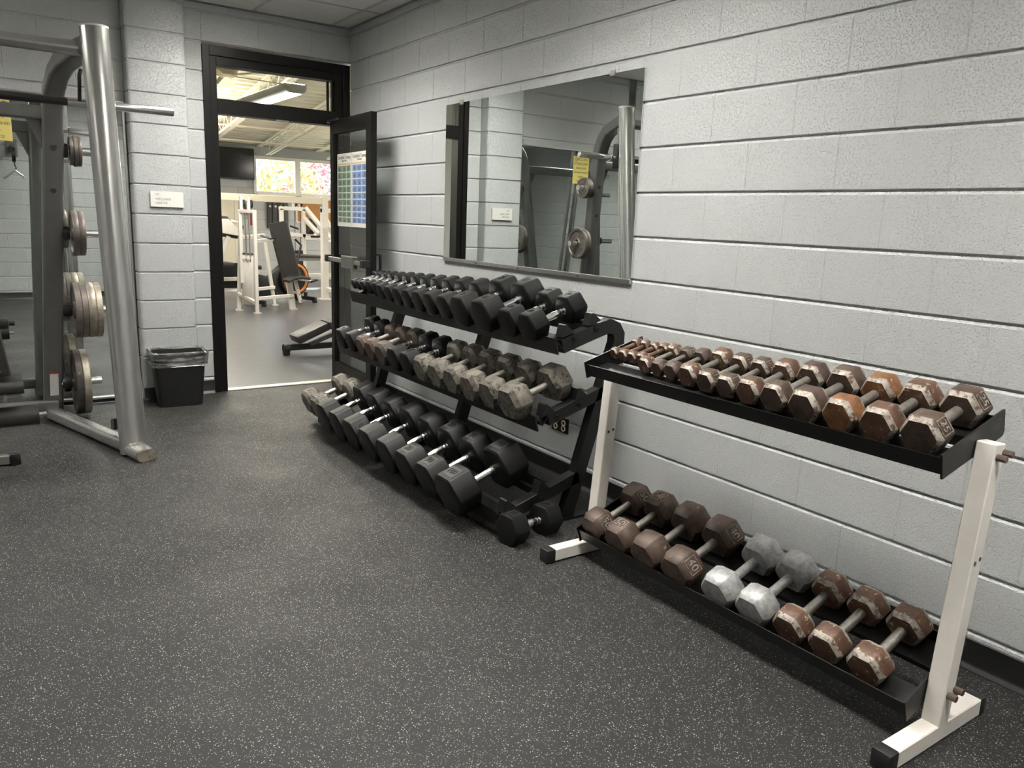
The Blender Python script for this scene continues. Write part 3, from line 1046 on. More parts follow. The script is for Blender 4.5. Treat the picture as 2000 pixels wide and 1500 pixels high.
x0, z0, xb = TIERS[0]
for i, (y, r) in enumerate(T1):
    h1 = max(-0.012 + 0.866 * r, 0.047)
    grip = 'straight' if i in (12, 13) else 'chrome'
    num = {12: '35', 13: '45', 14: '40', 15: '40'}.get(i)
    hl = 0.110 if i < 5 else 0.125 if i < 12 else 0.138
    dumbbell(tier_matrix(x0, z0, S, xb, y, hl, h1, 0.866 * r, 0.34), r, hl, max(0.055, 1.20 * r), 'rubber', grip, lab('rubber', i, 'black rack top tier'), 'dumbbells on the top tier of the black rack', num, 'top')
x0, z0, xb = TIERS[1]
st2 = ['rubber', 'rubber', 'brown', 'brown', 'dark', 'rubber', 'rubber', 'beige', 'beige', 'beige', 'beige', 'beige', 'beige']
for i, (y, r) in enumerate(T2):
    st = st2[i]
    grip = 'chrome' if i in (0, 1, 4, 5, 6) else 'bare_steel'
    num = {0: '30', 2: '15', 3: '20', 9: '25', 10: '25'}.get(i)
    face = 'near' if i in (9, 10) else 'top'
    hl = 0.128 if grip == 'chrome' else 0.125
    h2 = (.084, .082, .076, .074, .078, .078, .078, .076, .076, .077, .076, .076, .079)[i]
    dumbbell(tier_matrix(x0, z0, S, xb, y, hl, h2, 0.866 * r), r, hl, 1.14 * r, st, grip, lab(st, i, 'black rack middle tier'), 'dumbbells on the middle tier of the black rack', num, face)
x0, z0, xb = TIERS[2]
for i, (y, r) in enumerate(T3):
    st = 'beige' if i < 2 else 'rubber'
    grip = 'bare_steel' if i < 2 else ('straight' if i > 7 else 'chrome')
    num = {0: '40', 1: '40', 4: '60', 7: '80', 8: '90', 9: '100'}.get(i)
    hl = 0.122 if i < 2 else 0.142
    h3 = (.100, .102, .103, .100, .100, .101, .098, .096, .095, .102)[i]
    dumbbell(tier_matrix(x0, z0, S, xb, y, hl, h3, 0.866 * r, 0.37), r, hl, 1.14 * r, st, grip, lab(st, i, 'black rack lowest tier'), 'dumbbells on the lowest tier of the black rack', num, 'near' if i == 4 else 'top')

# the loose one on the floor
ax = (Vector((-0.50, -3.50, 0)) - Vector((-0.775, -3.50, 0))).normalized()
ax = Vector((math.cos(math.radians(7)), math.sin(math.radians(7)), 0))
dumbbell(frame((-0.648, -3.525, 0.0), ax, (-ax.y, ax.x, 0), (0, 0, 1)), 0.079, 0.115, 0.088, 'rubber', 'chrome', 'black rubber hex dumbbell lying loose on the floor by the white rack foot', None, '30', 'top')

# ------------------------------------------------------------------ white two tier rack
wrk = thing('dumbbell_rack', (-0.45, -4.52, 0), 'white two tier dumbbell rack with black trays by the wall', 'rack')
for fy in (-3.770, -5.265):
    ft = MB().box(-0.715, -0.255, fy - 0.026, fy + 0.026, 0.004, 0.056).build('foot', 'white_steel', wrk, bevel=0.003)
    for xa, xc in ((-0.752, -0.705), (-0.262, -0.228)):
        MB().box(xa, xc, fy - 0.029, fy + 0.029, 0.0, 0.059).build('foot_cap', 'black_plastic', ft, bevel=0.008, seg=2)
    ps = MB().bar((-0.480, fy, 0.05), (-0.418, fy, 0.868), 0.052, 0.055, (0, 1, 0)).build('post', 'white_steel', wrk, bevel=0.003)
    side = -1 if fy < -4 else 1
    for zc in (0.835, 0.150):
        for dx in (-0.010, 0.024):
            p = Vector((-0.480 + 0.0757 * (zc - 0.05) + dx, fy + side * 0.026, zc + dx * 0.25))
            MB().cyl(p, p + Vector((0, side * 0.024, 0)), 0.010, 8).build('bolt', 'bolt_steel', ps)
    for dx in (-0.012, 0.013):
        p = Vector((-0.443 + dx, fy - 0.0265, 0.540 + dx * 0.3))
        MB().cyl(p, p + Vector((0, -0.001, 0)), 0.006, 10).build('bolt_hole', 'black_paint', ps)
YA, YB = -3.800, -5.232
for (tx, tz, S2, fl) in ((-0.603, 0.839, 0.262, -0.028), (-0.594, 0.125, 0.37, -0.044)):
    C2 = 1 / math.sqrt(1 + S2 * S2)
    FX, FZ = Vector((C2, 0, S2 * C2)), Vector((-S2 * C2, 0, C2))
    o = Vector((tx, YB, tz))
    dd = Vector((0, YA - YB, 0))
    t_ = 0.003
    parts = (('front_shelf', [(0, 0), (0, -0.048), (0.003, -0.048), (0.003, fl - 0.003), (0.108, fl - 0.003), (0.108, -0.062), (0.111, -0.062), (0.111, fl), (0.003, fl), (0.003, 0)]),
             ('back_shelf', [(0.196, -0.062), (0.199, -0.062), (0.199, fl - 0.003), (0.305, fl - 0.003), (0.305, 0.0), (0.302, 0.0), (0.302, fl), (0.196, fl)]))
    for nm, poly in parts:
        MB().extrude(poly, o, FX, FZ, dd).build(nm, 'tray_steel', wrk, smooth=False)
    for ya, yb2 in ((YB - 0.006, YB), (YA, YA + 0.006)):
        ep = [(-0.006, 0.012), (-0.006, -0.058), (0.308, -0.058), (0.318, -0.045), (0.318, 0.020), (0.300, 0.020)]
        MB().extrude(ep, Vector((tx, ya, tz)), FX, FZ, Vector((0, yb2 - ya, 0))).build('end_plate', 'tray_steel', wrk, smooth=False)

W1 = [(-3.822, .026), (-3.875, .026), (-3.928, .026), (-3.984, .028), (-4.048, .035), (-4.118, .035), (-4.193, .038), (-4.283, .047), (-4.376, .045), (-4.466, .045), (-4.563, .050), (-4.668, .054),
      (-4.786, .060), (-4.905, .059), (-5.026, .060), (-5.153, .063)]
st1 = ['rust', 'rust', 'rust', 'rust', 'rust', 'brown', 'brown', 'rust', 'brown', 'brown', 'rust', 'brown', 'brown', 'orange', 'rust', 'brown']
for i, (y, r) in enumerate(W1):
    h = 0.866 * r - 0.0278 + (0.012 if r < 0.03 else 0.008 if r < 0.04 else 0.005 if r < 0.055 else 0.0)
    hl = (0.085 if i < 4 else 0.105 if i < 8 else 0.115)
    xb1 = -0.380 if i >= 4 else -0.365
    num = {5: '10', 8: '15', 9: '15', 15: '25'}.get(i)
    dumbbell(tier_matrix(-0.603, 0.839, 0.262, xb1, y, hl, h, 0.866 * r), r, hl, 1.36 * r, st1[i], 'bare_steel' if i >= 4 else 'rusty_iron', lab(st1[i], i, 'white rack top tray'), 'dumbbells on the top tray of the white rack', num, 'near', rim=(i > 6))
W2 = [(-3.876, .074), (-4.028, .078), (-4.189, .081), (-4.351, .080), (-4.538, .074), (-4.686, .072), (-4.824, .064), (-4.955, .063), (-5.090, .064)]
stw = ['brown', 'brown', 'brown', 'brown', 'silver', 'silver', 'rust', 'rust', 'rust']
for i, (y, r) in enumerate(W2):
    num, face = {0: ('50', 'near'), 1: ('50', 'top'), 3: ('40', 'near')}.get(i, (None, 'near'))
    dumbbell(tier_matrix(-0.594, 0.125, 0.37, -0.375, y, 0.128, 0.866 * r - 0.0438, 0.866 * r), r, 0.128, 1.25 * r, stw[i], 'silver_iron' if stw[i] == 'silver' else 'bare_steel', lab(stw[i], i, 'white rack lower tray'), 'dumbbells on the lower tray of the white rack', num, face)

# ------------------------------------------------------------------ smith machine
sm = thing('smith_machine', (-2.6, -0.95, 0), 'silver and graphite smith machine standing before the tall mirror', 'weight machine')
CX = -2.62


def ell(a, c, n=20):
    return [(a * math.cos(2 * PI * k / n), c * math.sin(2 * PI * k / n)) for k in range(n)]


def rr2(a, c, r, n=4):
    pts = []
    for qx, qy, a0 in ((1, 1, 0), (-1, 1, PI / 2), (-1, -1, PI), (1, -1, 1.5 * PI)):
        for k in range(n):
            q = a0 + k * PI / 2 / (n - 1)
            pts.append((qx * (a - r) + r * math.cos(q), qy * (c - r) + r * math.sin(q)))
    return pts


for sd in (1, -1):
    mx = (lambda p: Vector(p)) if sd == 1 else (lambda p: Vector((2 * CX - p[0], p[1], p[2])))
    fp = MB().sweep([mx((-1.937, -1.430, 0.01)), mx((-1.955, -1.206, 1.65)), mx((-1.960, -1.128, 2.335))], ell(0.073, 0.055, 28), (1, 0, 0)).build('front_post', 'silver_paint', sm)
    cp = MB().sweep([mx((-1.960, -1.1285, 2.333)), mx((-1.9602, -1.1275, 2.343))], ell(0.0735, 0.0555, 28), (1, 0, 0)).build('post_cap', 'sign_ivory', fp)
    path = [(-2.245, -0.330, 0.055), (-2.205, -0.440, 0.80), (-2.168, -0.535, 1.47), (-2.152, -0.570, 1.72), (-2.142, -0.605, 1.95), (-2.130, -0.640, 2.05), (-2.108, -0.705, 2.135), (-2.080, -0.795, 2.19), (-2.03, -0.96, 2.225), (-1.978, -1.11, 2.245)]
    MB().sweep([mx(p) for p in path], rr2(0.056, 0.048, 0.018), (1, 0, 0)).build('rear_post', 'graphite_paint', sm)
    MB().sweep([mx((-2.265, -0.36, 0.045)), mx((-1.925, -1.49, 0.045))], rr2(0.045, 0.035, 0.02), (1, 0, 0)).build('base_tube', 'silver_paint', sm)
    MB().sweep([mx((-1.935, -1.45, 0.036)), mx((-1.900, -1.60, 0.036))], rr2(0.060, 0.036, 0.034, 6), (1, 0, 0)).build('foot', 'silver_paint', sm)
    MB().sweep([mx((-1.900, -1.600, 0.036)), mx((-1.898, -1.606, 0.036))], rr2(0.056, 0.033, 0.031, 6), (1, 0, 0)).build('foot_cap', 'plate_worn', sm)
    # notched catch strip on the back of the front post
    a, c = mx((-1.990, -1.372, 0.10)), mx((-2.010, -1.085, 2.12))
    MB().bar(a, c, 0.006, 0.05, (1, 0, 0)).build('catch_strip', 'satin_steel', sm, bevel=0.001)
    MB().cyl(mx((-1.955, -1.300, 0.08)), mx((-1.975, -1.030, 2.22)), 0.014, 12).build('guide_rod', 'chrome', sm)
    for k in range(13):
        f = (k + 0.5) / 13
        p = a.lerp(c, f)
        MB().cyl(p + Vector((-0.012 * sd, 0.012, 0)), p + Vector((0.012 * sd, 0.012, 0)), 0.011, 8).build('catch_pin', 'chrome', sm)
    # carriage and hook round the bar
    p = mx((-1.972, -1.040, 1.945))
    MB().box(p.x - 0.03, p.x + 0.03, p.y - 0.03, p.y + 0.03, 1.86, 2.06).build('carriage', 'black_plastic', sm, bevel=0.008, seg=2)
    MB().tube([mx((-2.045, -1.05, 1.955)), mx((-2.045, -1.07, 2.00)), mx((-2.040, -1.07, 2.09)), mx((-2.030, -1.06, 2.12))], 0.010, 8).build('hook', 'black_paint', sm)
    # safety stop near the floor
    MB().extrude([(0, 0), (0.13, 0.03), (0.13, 0.10), (0.03, 0.075), (0, 0.05)], mx((-2.02, -1.20, 0.10)), (0, -1, 0), (0, 0, 1), (0.03 * sd, 0, 0)).build('safety_stop', 'black_plastic', sm, bevel=0.004)
    # storage pegs with rubber cones
    for (px_, py_, pz, ln) in ((-2.115, -0.560, 1.710, 0.165), (-2.132, -0.505, 1.213, 0.20), (-2.145, -0.430, 0.722, 0.235), (-2.17, -0.380, 0.240, 0.215)):
        a_ = mx((px_ - 0.03, py_, pz))
        pg = MB().cyl(a_, mx((px_ + ln, py_, pz)), 0.0245, 18).build('storage_peg', 'chrome', sm)
        MB().lathe([(0, 0.036), (0.03, 0.046), (0.055, 0.040), (0.057, 0.02)], mx((px_ - 0.015, py_, pz)), (sd, 0, 0), 18).build('rubber_stop', 'black_plastic', pg)
    for z, y, x in ((1.722, -0.6185, -2.152), (1.469, -0.583, -2.168)):
        MB().cyl(mx((x, y + 0.015, z)), mx((x, y - 0.002, z)), 0.017, 14).build('plug', 'black_plastic', sm)
MB().cyl((-1.962, -1.065, 2.228), (2 * CX + 1.962, -1.065, 2.228), 0.040, 24).build('top_tube', 'silver_paint', sm)
MB().sweep([(-2.14, -0.595, 1.914), (2 * CX + 2.14, -0.595, 1.914)], rr2(0.03, 0.040, 0.012), (0, 1, 0)).build('rear_beam', 'graphite_paint', sm)
MB().sweep([(-2.22, -0.40, 0.10), (2 * CX + 2.22, -0.40, 0.10)], rr2(0.03, 0.035, 0.012), (0, 1, 0)).build('rear_beam', 'graphite_paint', sm)
MB().extrude([(0, 0), (0.10, 0), (0.10, -0.16), (0.07, -0.16)], (-2.36 + 0.08, -0.580, 1.875), (1, 0, 0), (0, 0, 1), (0, 0.008, 0)).build('gusset', 'graphite_paint', sm)
# warning label on the rear post
wlm = MB()
wlm.extrude([(0, 0), (0.050, 0), (0.050, 0.165), (0, 0.165)], (-2.262, -0.4085, 0.165), (0.97, -0.06, 0.0), (0.03, -0.148, 0.988), (0, -0.0015, 0)).build('caution_label', 'label_white', sm, smooth=False)
MB().extrude([(0, 0), (0.050, 0), (0.050, 0.016), (0, 0.016)], (-2.2575, -0.4315, 0.313), (0.97, -0.06, 0.0), (0.03, -0.148, 0.988), (0, -0.0015, 0)).build('caution_heading', 'label_red', sm, smooth=False)

bar = thing('barbell', (-2.62, -1.04, 1.92), 'black and chrome smith bar crossing the machine at head height', 'barbell')
MB().cyl((-1.905, -1.040, 1.945), (2 * CX + 1.905, -1.040, 1.945), 0.0145, 16).build('shaft', 'satin_steel', bar)
MB().cyl((-2.105, -1.040, 1.945), (2 * CX + 2.105, -1.040, 1.945), 0.0215, 16).build('grip', 'black_paint', bar)
for sd in (1, -1):
    f = lambda x: x if sd == 1 else 2 * CX - x
    MB().lathe([(0, 0.026), (0.010, 0.030), (0.022, 0.030), (0.024, 0.0245), (0.343, 0.0245), (0.350, 0.020)], (f(-1.905), -1.040, 1.945), (sd, 0, 0), 20).build('sleeve', 'chrome', bar)


def plate(x, y, z, r, th, mat, label, text=None):
    t = thing('weight_plate', (x, y, z - r), label, 'weight plate', 'plates on the smith machine pegs')
    hub = 0.032
    b = MB()
    prof = [(0.0, hub), (0.0, r * 0.30), (th * 0.28, r * 0.34), (th * 0.28, r * 0.80), (0.0, r * 0.86), (0.0, r * 0.985), (th * 0.1, r), (th * 0.9, r), (th, r * 0.985), (th, r * 0.86), (th * 0.72, r * 0.80), (th * 0.72, r * 0.34), (th, r * 0.30), (th, hub)]
    n = 40
    vs, fs = [], []
    for (h, rr) in prof:
        for j in range(n):
            q = 2 * PI * j / n
            vs.append((x + h, y + rr * math.cos(q), z + rr * math.sin(q)))
    m = len(prof)
    for i in range(m):
        for j in range(n):
            a, c = i * n + j, i * n + (j + 1) % n
            d, e = ((i + 1) % m) * n + j, ((i + 1) % m) * n + (j + 1) % n
            fs.append((a, c, e, d))
    b.add(vs, fs).build('disc', mat, t)
    rg = MB()
    for k in range(10):
        q = 2 * PI * k / 10
        c = Vector((x + th * 0.72, y + r * 0.57 * math.cos(q), z + r * 0.57 * math.sin(q)))
        t1 = Vector((0, -math.sin(q), math.cos(q)))
        rr_ = Vector((0, math.cos(q), math.sin(q)))
        if k % 5 != 0:
            rg.extrude([(-r * 0.09, -r * 0.07), (r * 0.09, -r * 0.07), (r * 0.09, r * 0.07), (-r * 0.09, r * 0.07)], c, t1, rr_, (0.004, 0, 0))
    rg.build('raised_markings', mat, t, smooth=False)


PLT = [(-2.066, -0.560, 1.710, 0.085, 0.020, 'plate_iron', 'innermost small plate on the highest peg'), (-2.045, -0.560, 1.710, 0.092, 0.020, 'plate_iron', 'middle small plate on the highest peg'),
       (-2.024, -0.560, 1.710, 0.090, 0.020, 'plate_iron', 'outermost small plate on the highest peg'),
       (-2.082, -0.505, 1.213, 0.140, 0.034, 'plate_iron', 'inner brown plate on the second peg'), (-2.047, -0.505, 1.213, 0.138, 0.034, 'plate_iron', 'outer brown plate on the second peg'),
       (-2.096, -0.430, 0.722, 0.178, 0.036, 'plate_iron', 'innermost of four large plates on the third peg'), (-2.059, -0.430, 0.722, 0.178, 0.036, 'plate_iron', 'second of four large plates on the third peg'),
       (-2.022, -0.430, 0.722, 0.178, 0.044, 'plate_worn', 'third and most worn of four large plates'), (-1.977, -0.430, 0.722, 0.178, 0.036, 'plate_worn', 'outermost of four large plates on the third peg'),
       (-2.120, -0.380, 0.240, 0.215, 0.040, 'dark_iron', 'inner dark plate on the lowest peg'), (-2.079, -0.380, 0.240, 0.215, 0.042, 'plate_worn', 'outer rust edged plate on the lowest peg')]
for p in PLT:
    plate(*p)

yc = thing('paper_sign', (-2.43, -0.012, 1.76), 'yellow card asking to unload weights taped to the tall mirror', 'sign')
MB().box(-2.520, -2.325, -0.0125, -0.0105, 1.775, 2.035).build('card', 'yellow_card', yc, smooth=False)
for i, (s_, sz) in enumerate((('UNLOAD', 0.040), ('WEIGHTS', 0.040), ('FROM BAR', 0.026), ('WHEN FINISHED', 0.024), ('USING', 0.024), ('THANKS!', 0.028))):
    lettering('printed_line', s_, sz, Matrix.Translation((-2.422, -0.0127, 2.004 - i * 0.041)) @ SR, 'ink', yc, 0.0003)

# ------------------------------------------------------------------ bench at the left edge
bn = thing('weight_bench', (-2.75, -1.45, 0), 'black padded adjustable bench inside the smith machine', 'bench')
BX = Matrix.Translation((-2.62, -1.55, 0))
MB(BX).sweep([(-0.60, 0.0, 0.485), (0.165, 0.0, 0.485)], rr2(0.13, 0.032, 0.028, 5), (0, 1, 0)).build('seat', 'upholstery', bn)
MB(BX).sweep([(-0.10, 0.02, 0.54), (0.095, 0.02, 0.56), (0.055, 0.02, 0.80), (0.02, 0.02, 1.02)], rr2(0.12, 0.03, 0.028, 5), (0, 1, 0)).build('backrest', 'upholstery', bn)
MB(BX).cyl((-0.55, 0.0, 0.315), (0.225, 0.0, 0.315), 0.052, 24).build('roller_pad', 'upholstery', bn)
MB(BX).cyl((-0.58, 0.0, 0.315), (0.26, 0.0, 0.315), 0.013, 12).build('roller_axle', 'satin_steel', bn)
MB(BX).bar((-0.5, 0.0, 0.425), (0.16, 0.0, 0.425), 0.05, 0.012, (0, 1, 0)).build('seat_rail', 'satin_steel', bn, bevel=0.002)
MB(BX).bar((-0.05, 0, 0.05), (-0.05, 0, 0.45), 0.06, 0.05, (0, 1, 0)).build('upright', 'graphite_paint', bn, bevel=0.003)
for x in (0.03, 0.085):
    MB(BX).cyl((x, -0.02, 0.40), (x, -0.02, 0.452), 0.009, 8).build('seat_bolt', 'chrome', bn)
MB(BX).bar((-0.60, 0.22, 0.032), (0.085, 0.22, 0.032), 0.05, 0.05, (0, 1, 0)).build('foot_tube', 'satin_steel', bn, bevel=0.004)
MB(BX).box(0.085, 0.135, 0.190, 0.25, 0.002, 0.062).build('foot_cap', 'black_plastic', bn, bevel=0.006, seg=2)
MB(BX).bar((-0.05, 0, 0.03), (-0.05, 0.22, 0.03), 0.05, 0.05, (1, 0, 0)).build('base_tube', 'graphite_paint', bn, bevel=0.004)
kn = MB(BX).box(0.06, 0.13, -0.02, 0.05, 0.77, 0.82).build('adjuster', 'black_plastic', bn, bevel=0.008, seg=2)
MB(BX).cyl((0.13, 0.01, 0.795), (0.155, 0.01, 0.795), 0.013, 12).build('adjuster_knob', 'black_plastic', kn)

# ------------------------------------------------------------------ pulley on the wall behind the camera (seen in the tall mirror)
wp = thing('wall_pulley', (-2.0, -7.2, 1.75), 'wall pulley with a chrome V handle, seen in the tall mirror', 'pulley')
PX, PY, PZ = -1.985, -6.90, 2.02
MB().bar((PX, YF - 0.002, PZ + 0.10), (PX, PY, PZ + 0.10), 0.05, 0.05, (1, 0, 0)).build('arm', 'graphite_paint', wp, bevel=0.004)
MB().box(PX - 0.07, PX + 0.07, YF, YF + 0.012, PZ - 0.02, PZ + 0.22).build('wall_plate', 'graphite_paint', wp, bevel=0.003)
MB().cyl((PX - 0.02, PY, PZ), (PX + 0.02, PY, PZ), 0.10, 24).build('wheel', 'black_plastic', wp)
MB().bar((PX + 0.028, PY, PZ - 0.02), (PX + 0.028, PY, PZ + 0.10), 0.008, 0.05, (1, 0, 0)).build('cheek', 'graphite_paint', wp, bevel=0.002)
MB().tube([(PX, PY, PZ - 0.09), (PX + 0.005, PY, PZ - 0.14), (PX + 0.02, PY, PZ - 0.18), (PX, PY, PZ - 0.21)], 0.008, 8).build('carabiner', 'black_paint', wp)
MB().tube([(PX - 0.14, PY, PZ - 0.33), (PX - 0.10, PY, PZ - 0.30), (PX, PY, PZ - 0.21), (PX + 0.09, PY, PZ - 0.28), (PX + 0.11, PY, PZ - 0.31)], 0.014, 10).build('v_handle', 'chrome', wp)

# ------------------------------------------------------------------ the gym beyond the doorway
GY = 10.0                 # far wall
GX0, GX1 = -3.0, 5.2
tag(MB().box(GX0, GX1, 0.02, GY, -0.1, 0.0).build('floor_gym', 'gym_floor', smooth=False), 'smooth grey floor of the gym beyond the doorway', 'floor', kind='structure')
DZ = lambda y: 2.64 + (GY - y) * 0.132
gw = tag(MB().box(GX0, GX1, GY, GY + 0.2, 0, 1.72).box(GX0, GX1, GY, GY + 0.2, 2.46, 2.8).box(GX0, 2.225, GY, GY + 0.2, 1.72, 2.46).build('wall_far', 'gym_paint', smooth=False),
         'grey block wall of the gym with a strip of windows', 'wall', kind='structure')
for k in range(0, 14):
    za, zb = k * CH, min((k + 1) * CH, 2.64)
    for m in range(9, 19):
        a = -3.0 + m * BW - (k % 2) * BW / 2
        c = min(a + BW, GX1)
        if 1.70 < (za + zb) / 2 < 2.48 and c > 2.225:
            c = min(c, 2.225)
        if c - a < 0.05 or zb - za < 0.05 or a > 3.9:
            continue
        add_block(gw, frame((a, GY - 0.009, za), (1, 0, 0), (0, 0, 1), (0, -1, 0)), c - a, zb - za, 'gym_paint')
tag(MB().box(GX1, GX1 + 0.1, 0, GY, 0, 4.1).build('wall_gym_right', 'gym_paint', smooth=False), 'grey side wall of the gym, right of the doorway view', 'wall', kind='structure')
tag(MB().box(GX0 - 0.1, GX0, 0, GY, 0, 4.1).build('wall_gym_left', 'gym_paint', smooth=False), 'grey side wall of the gym, left of the doorway view', 'wall', kind='structure')
tag(MB().box(GX0, GX1, 0.14, 0.16, 3.0, 4.1).box(0.2, GX1, 0.14, 0.16, 0, 3.0).build('wall_gym_near', 'gym_paint', smooth=False), 'gym side of the wall that holds the doorway', 'wall', kind='structure')
# ribbed roof deck sloping down to the windows
rib = []
y = 0.1
while y < GY:
    rib += [(y, 0.0), (y + 0.07, 0.0), (y + 0.085, 0.07), (y + 0.185, 0.07)]
    y += 0.20
prof = [(yy, DZ(yy) + 0.02 + h) for yy, h in rib]
prof += [(GY, DZ(GY) + 0.02), (GY, DZ(GY) + 0.3), (0.1, DZ(0.1) + 0.3)]
tag(MB().extrude(prof, (GX0, 0, 0), (0, 1, 0), (0, 0, 1), (GX1 - GX0, 0, 0)).build('roof_deck', 'deck_cream', smooth=False), 'cream ribbed metal roof deck over the gym', 'ceiling', kind='structure')
for x, wh in ((-1.30, 'leftmost'), (-0.10, 'second'), (1.10, 'third'), (2.32, 'fourth'), (3.55, 'rightmost')):
    jt = thing('roof_joist', (x, 5, DZ(5)), 'cream open web roof joist, %s counted across the gym' % wh, 'joist', 'roof joists')
    for nm, dz in (('top_chord', -0.005), ('bottom_chord', -0.255)):
        for dx in (-0.032, 0.032):
            y0 = 0.3 if nm == 'top_chord' else 0.9
            y1 = GY - 0.02 if nm == 'top_chord' else GY - 0.6
            MB().bar((x + dx, y0, DZ(y0) + dz), (x + dx, y1, DZ(y1) + dz), 0.045, 0.035, (1, 0, 0)).build(nm, 'cream_paint', jt, smooth=False)
    n = 18
    for i in range(n):
        ya = 0.9 + (GY - 1.5) * i / n
        yb = 0.9 + (GY - 1.5) * (i + 0.5) / n
        yc2 = 0.9 + (GY - 1.5) * (i + 1) / n
        MB().cyl((x, ya, DZ(ya) - 0.25), (x, yb, DZ(yb) - 0.01), 0.010, 6).cyl((x, yb, DZ(yb) - 0.01), (x, yc2, DZ(yc2) - 0.25), 0.010, 6).build('web_bar', 'cream_paint', jt)
for y, wh in ((3.9, 'nearest the doorway'), (7.3, 'in the middle'), (8.35, 'nearest the windows')):
    tag(MB().cyl((GX0, y, DZ(y) - 0.27), (GX1, y, DZ(y) - 0.27), 0.014, 8).build('bridging_pipe', 'cream_paint'), 'cream bridging pipe across the roof joists, ' + wh, 'pipe', 'bridging pipes')
# windows
wn_ = 0
for (a, c) in ((2.225, 3.075), (3.125, 3.98), (4.03, 4.9)):
    wn_ += 1
    wi = thing('window_%d' % wn_, ((a + c) / 2, GY, 1.72), 'sunlit gym window, %s of the row' % ('left', 'middle', 'right')[wn_ - 1], 'window', kind='structure')
    for nm, bx in (('frame', (a - 0.025, a + 0.03, GY - 0.04, GY + 0.06, 1.72, 2.46)), ('frame', (c - 0.03, c + 0.025, GY - 0.04, GY + 0.06, 1.72, 2.46)),
                   ('frame', (a + 0.03, c - 0.03, GY - 0.04, GY + 0.06, 2.40, 2.46)), ('frame', (a + 0.03, c - 0.03, GY - 0.06, GY + 0.06, 1.70, 1.775))):
        MB().box(*bx).build(nm, 'gym_white', wi, bevel=0.003)
    MB().box(a + 0.03, c - 0.03, GY + 0.02, GY + 0.026, 1.775, 2.40).build('pane', 'pane_glass', wi, smooth=False)
tag(MB().box(GX0, GX1, GY - 0.07, GY - 0.005, 1.66, 1.705).build('trim_1', 'gym_white', bevel=0.004), 'pale sill running below the gym windows', 'sill', kind='structure')
# outside
tag(MB().box(-6, 14, GY + 0.3, 40, -0.4, -0.3).build('ground_outside', 'lawn', smooth=False), 'sunlit ground outside the gym windows', 'ground', kind='structure')
sun = bpy.data.lights.new('sun', 'SUN')
sun.energy = 11.0
sun.angle = 0.01
so = bpy.data.objects.new('sun', sun)
so.rotation_euler = (math.radians(48), 0, math.radians(150))
COL.objects.link(so)
rng = random.Random(11)


def tree(x, y, h, w, mat, label):
    t = thing('tree', (x, y, -0.3), label, 'tree', 'trees outside the gym windows')
    MB().tube([(x, y, -0.3), (x + 0.05, y, h * 0.4), (x, y, h * 0.7)], [0.09, 0.06, 0.03], 8).build('trunk', 'bark', t)
    for k in range(5):
        q = rng.uniform(0, 2 * PI)
        MB().tube([(x, y, h * rng.uniform(0.25, 0.45)), (x + w * 0.45 * math.cos(q), y + w * 0.45 * math.sin(q), h * rng.uniform(0.6, 0.85))], [0.035, 0.012], 6).build('branch', 'bark', t)
    b = MB()
    for k in range(900):
        q, v, rr = rng.uniform(0, 2 * PI), rng.uniform(-1, 1), rng.uniform(0.45, 1) ** 0.6
        s = math.sqrt(1 - v * v)
        c = Vector((x + w * 0.55 * rr * s * math.cos(q), y + w * 0.55 * rr * s * math.sin(q), h * 0.68 + h * 0.36 * rr * v))
        a1 = Vector((rng.uniform(-1, 1), rng.uniform(-1, 1), rng.uniform(-1, 1))).normalized()
        a2 = a1.cross(Vector((rng.uniform(-1, 1), rng.uniform(-1, 1), rng.uniform(-1, 1)))).normalized()
        z = rng.uniform(0.05, 0.10)
        b.add([c - a1 * z, c + a2 * z * 0.6, c + a1 * z, c - a2 * z * 0.6], [(0, 1, 2, 3)])
    tag(b.build('foliage', mat, t, smooth=False), 'leaf mass', kind='stuff')


for a in ((4.3, 14.0, 2.7, 1.7, 'leaf_yellow', 'yellow green tree outside the left gym window'), (6.0, 16.4, 2.9, 1.9, 'leaf_red', 'reddish shrubby tree outside the gym windows'),
          (3.4, 17.2, 3.0, 1.8, 'leaf_green', 'green tree seen at the left of the gym windows'), (6.7, 14.0, 2.9, 1.1, 'leaf_green', 'bright green tree at the right of the gym windows'),
          (5.2, 22.0, 4.8, 4.4, 'leaf_dark', 'tall dark tree behind the coloured trees'), (10.4, 22.0, 4.8, 4.4, 'leaf_dark', 'tall dark tree far right behind the coloured trees')):
    tree(*a)

# television, board, door, mats on the far wall
tv = thing('television', (1.7, GY - 0.12, 1.99), 'large black wall television left of the gym windows', 'television')
MB().box(0.95, 2.19, GY - 0.13, GY - 0.08, 1.985, 2.575).build('bezel', 'black_plastic', tv, bevel=0.004)
MB().box(0.965, 2.175, GY - 0.1325, GY - 0.1295, 2.01, 2.56).build('screen', 'tv_screen', tv, smooth=False)
MB().box(1.4, 1.7, GY - 0.08, GY - 0.01, 2.15, 2.4).build('wall_bracket', 'black_plastic', tv, smooth=False)
cb = thing('cork_board', (3.4, GY - 0.02, 1.19), 'brown cork board on the far gym wall', 'notice board')
MB().box(3.075, 4.25, GY - 0.022, GY - 0.010, 1.20, 1.66).build('cork', 'cork', cb, smooth=False)
for bx in ((3.05, 4.27, 1.185, 1.205), (3.05, 4.27, 1.655, 1.675)):
    MB().box(bx[0], bx[1], GY - 0.03, GY - 0.010, bx[2], bx[3]).build('edging', 'gym_white', cb, smooth=False)
MB().box(3.05, 3.078, GY - 0.03, GY - 0.010, 1.205, 1.655).build('edging', 'gym_white', cb, smooth=False)
gd = thing('door_2', (1.7, GY - 0.03, 0), 'cream door in the far gym wall', 'door', kind='structure')
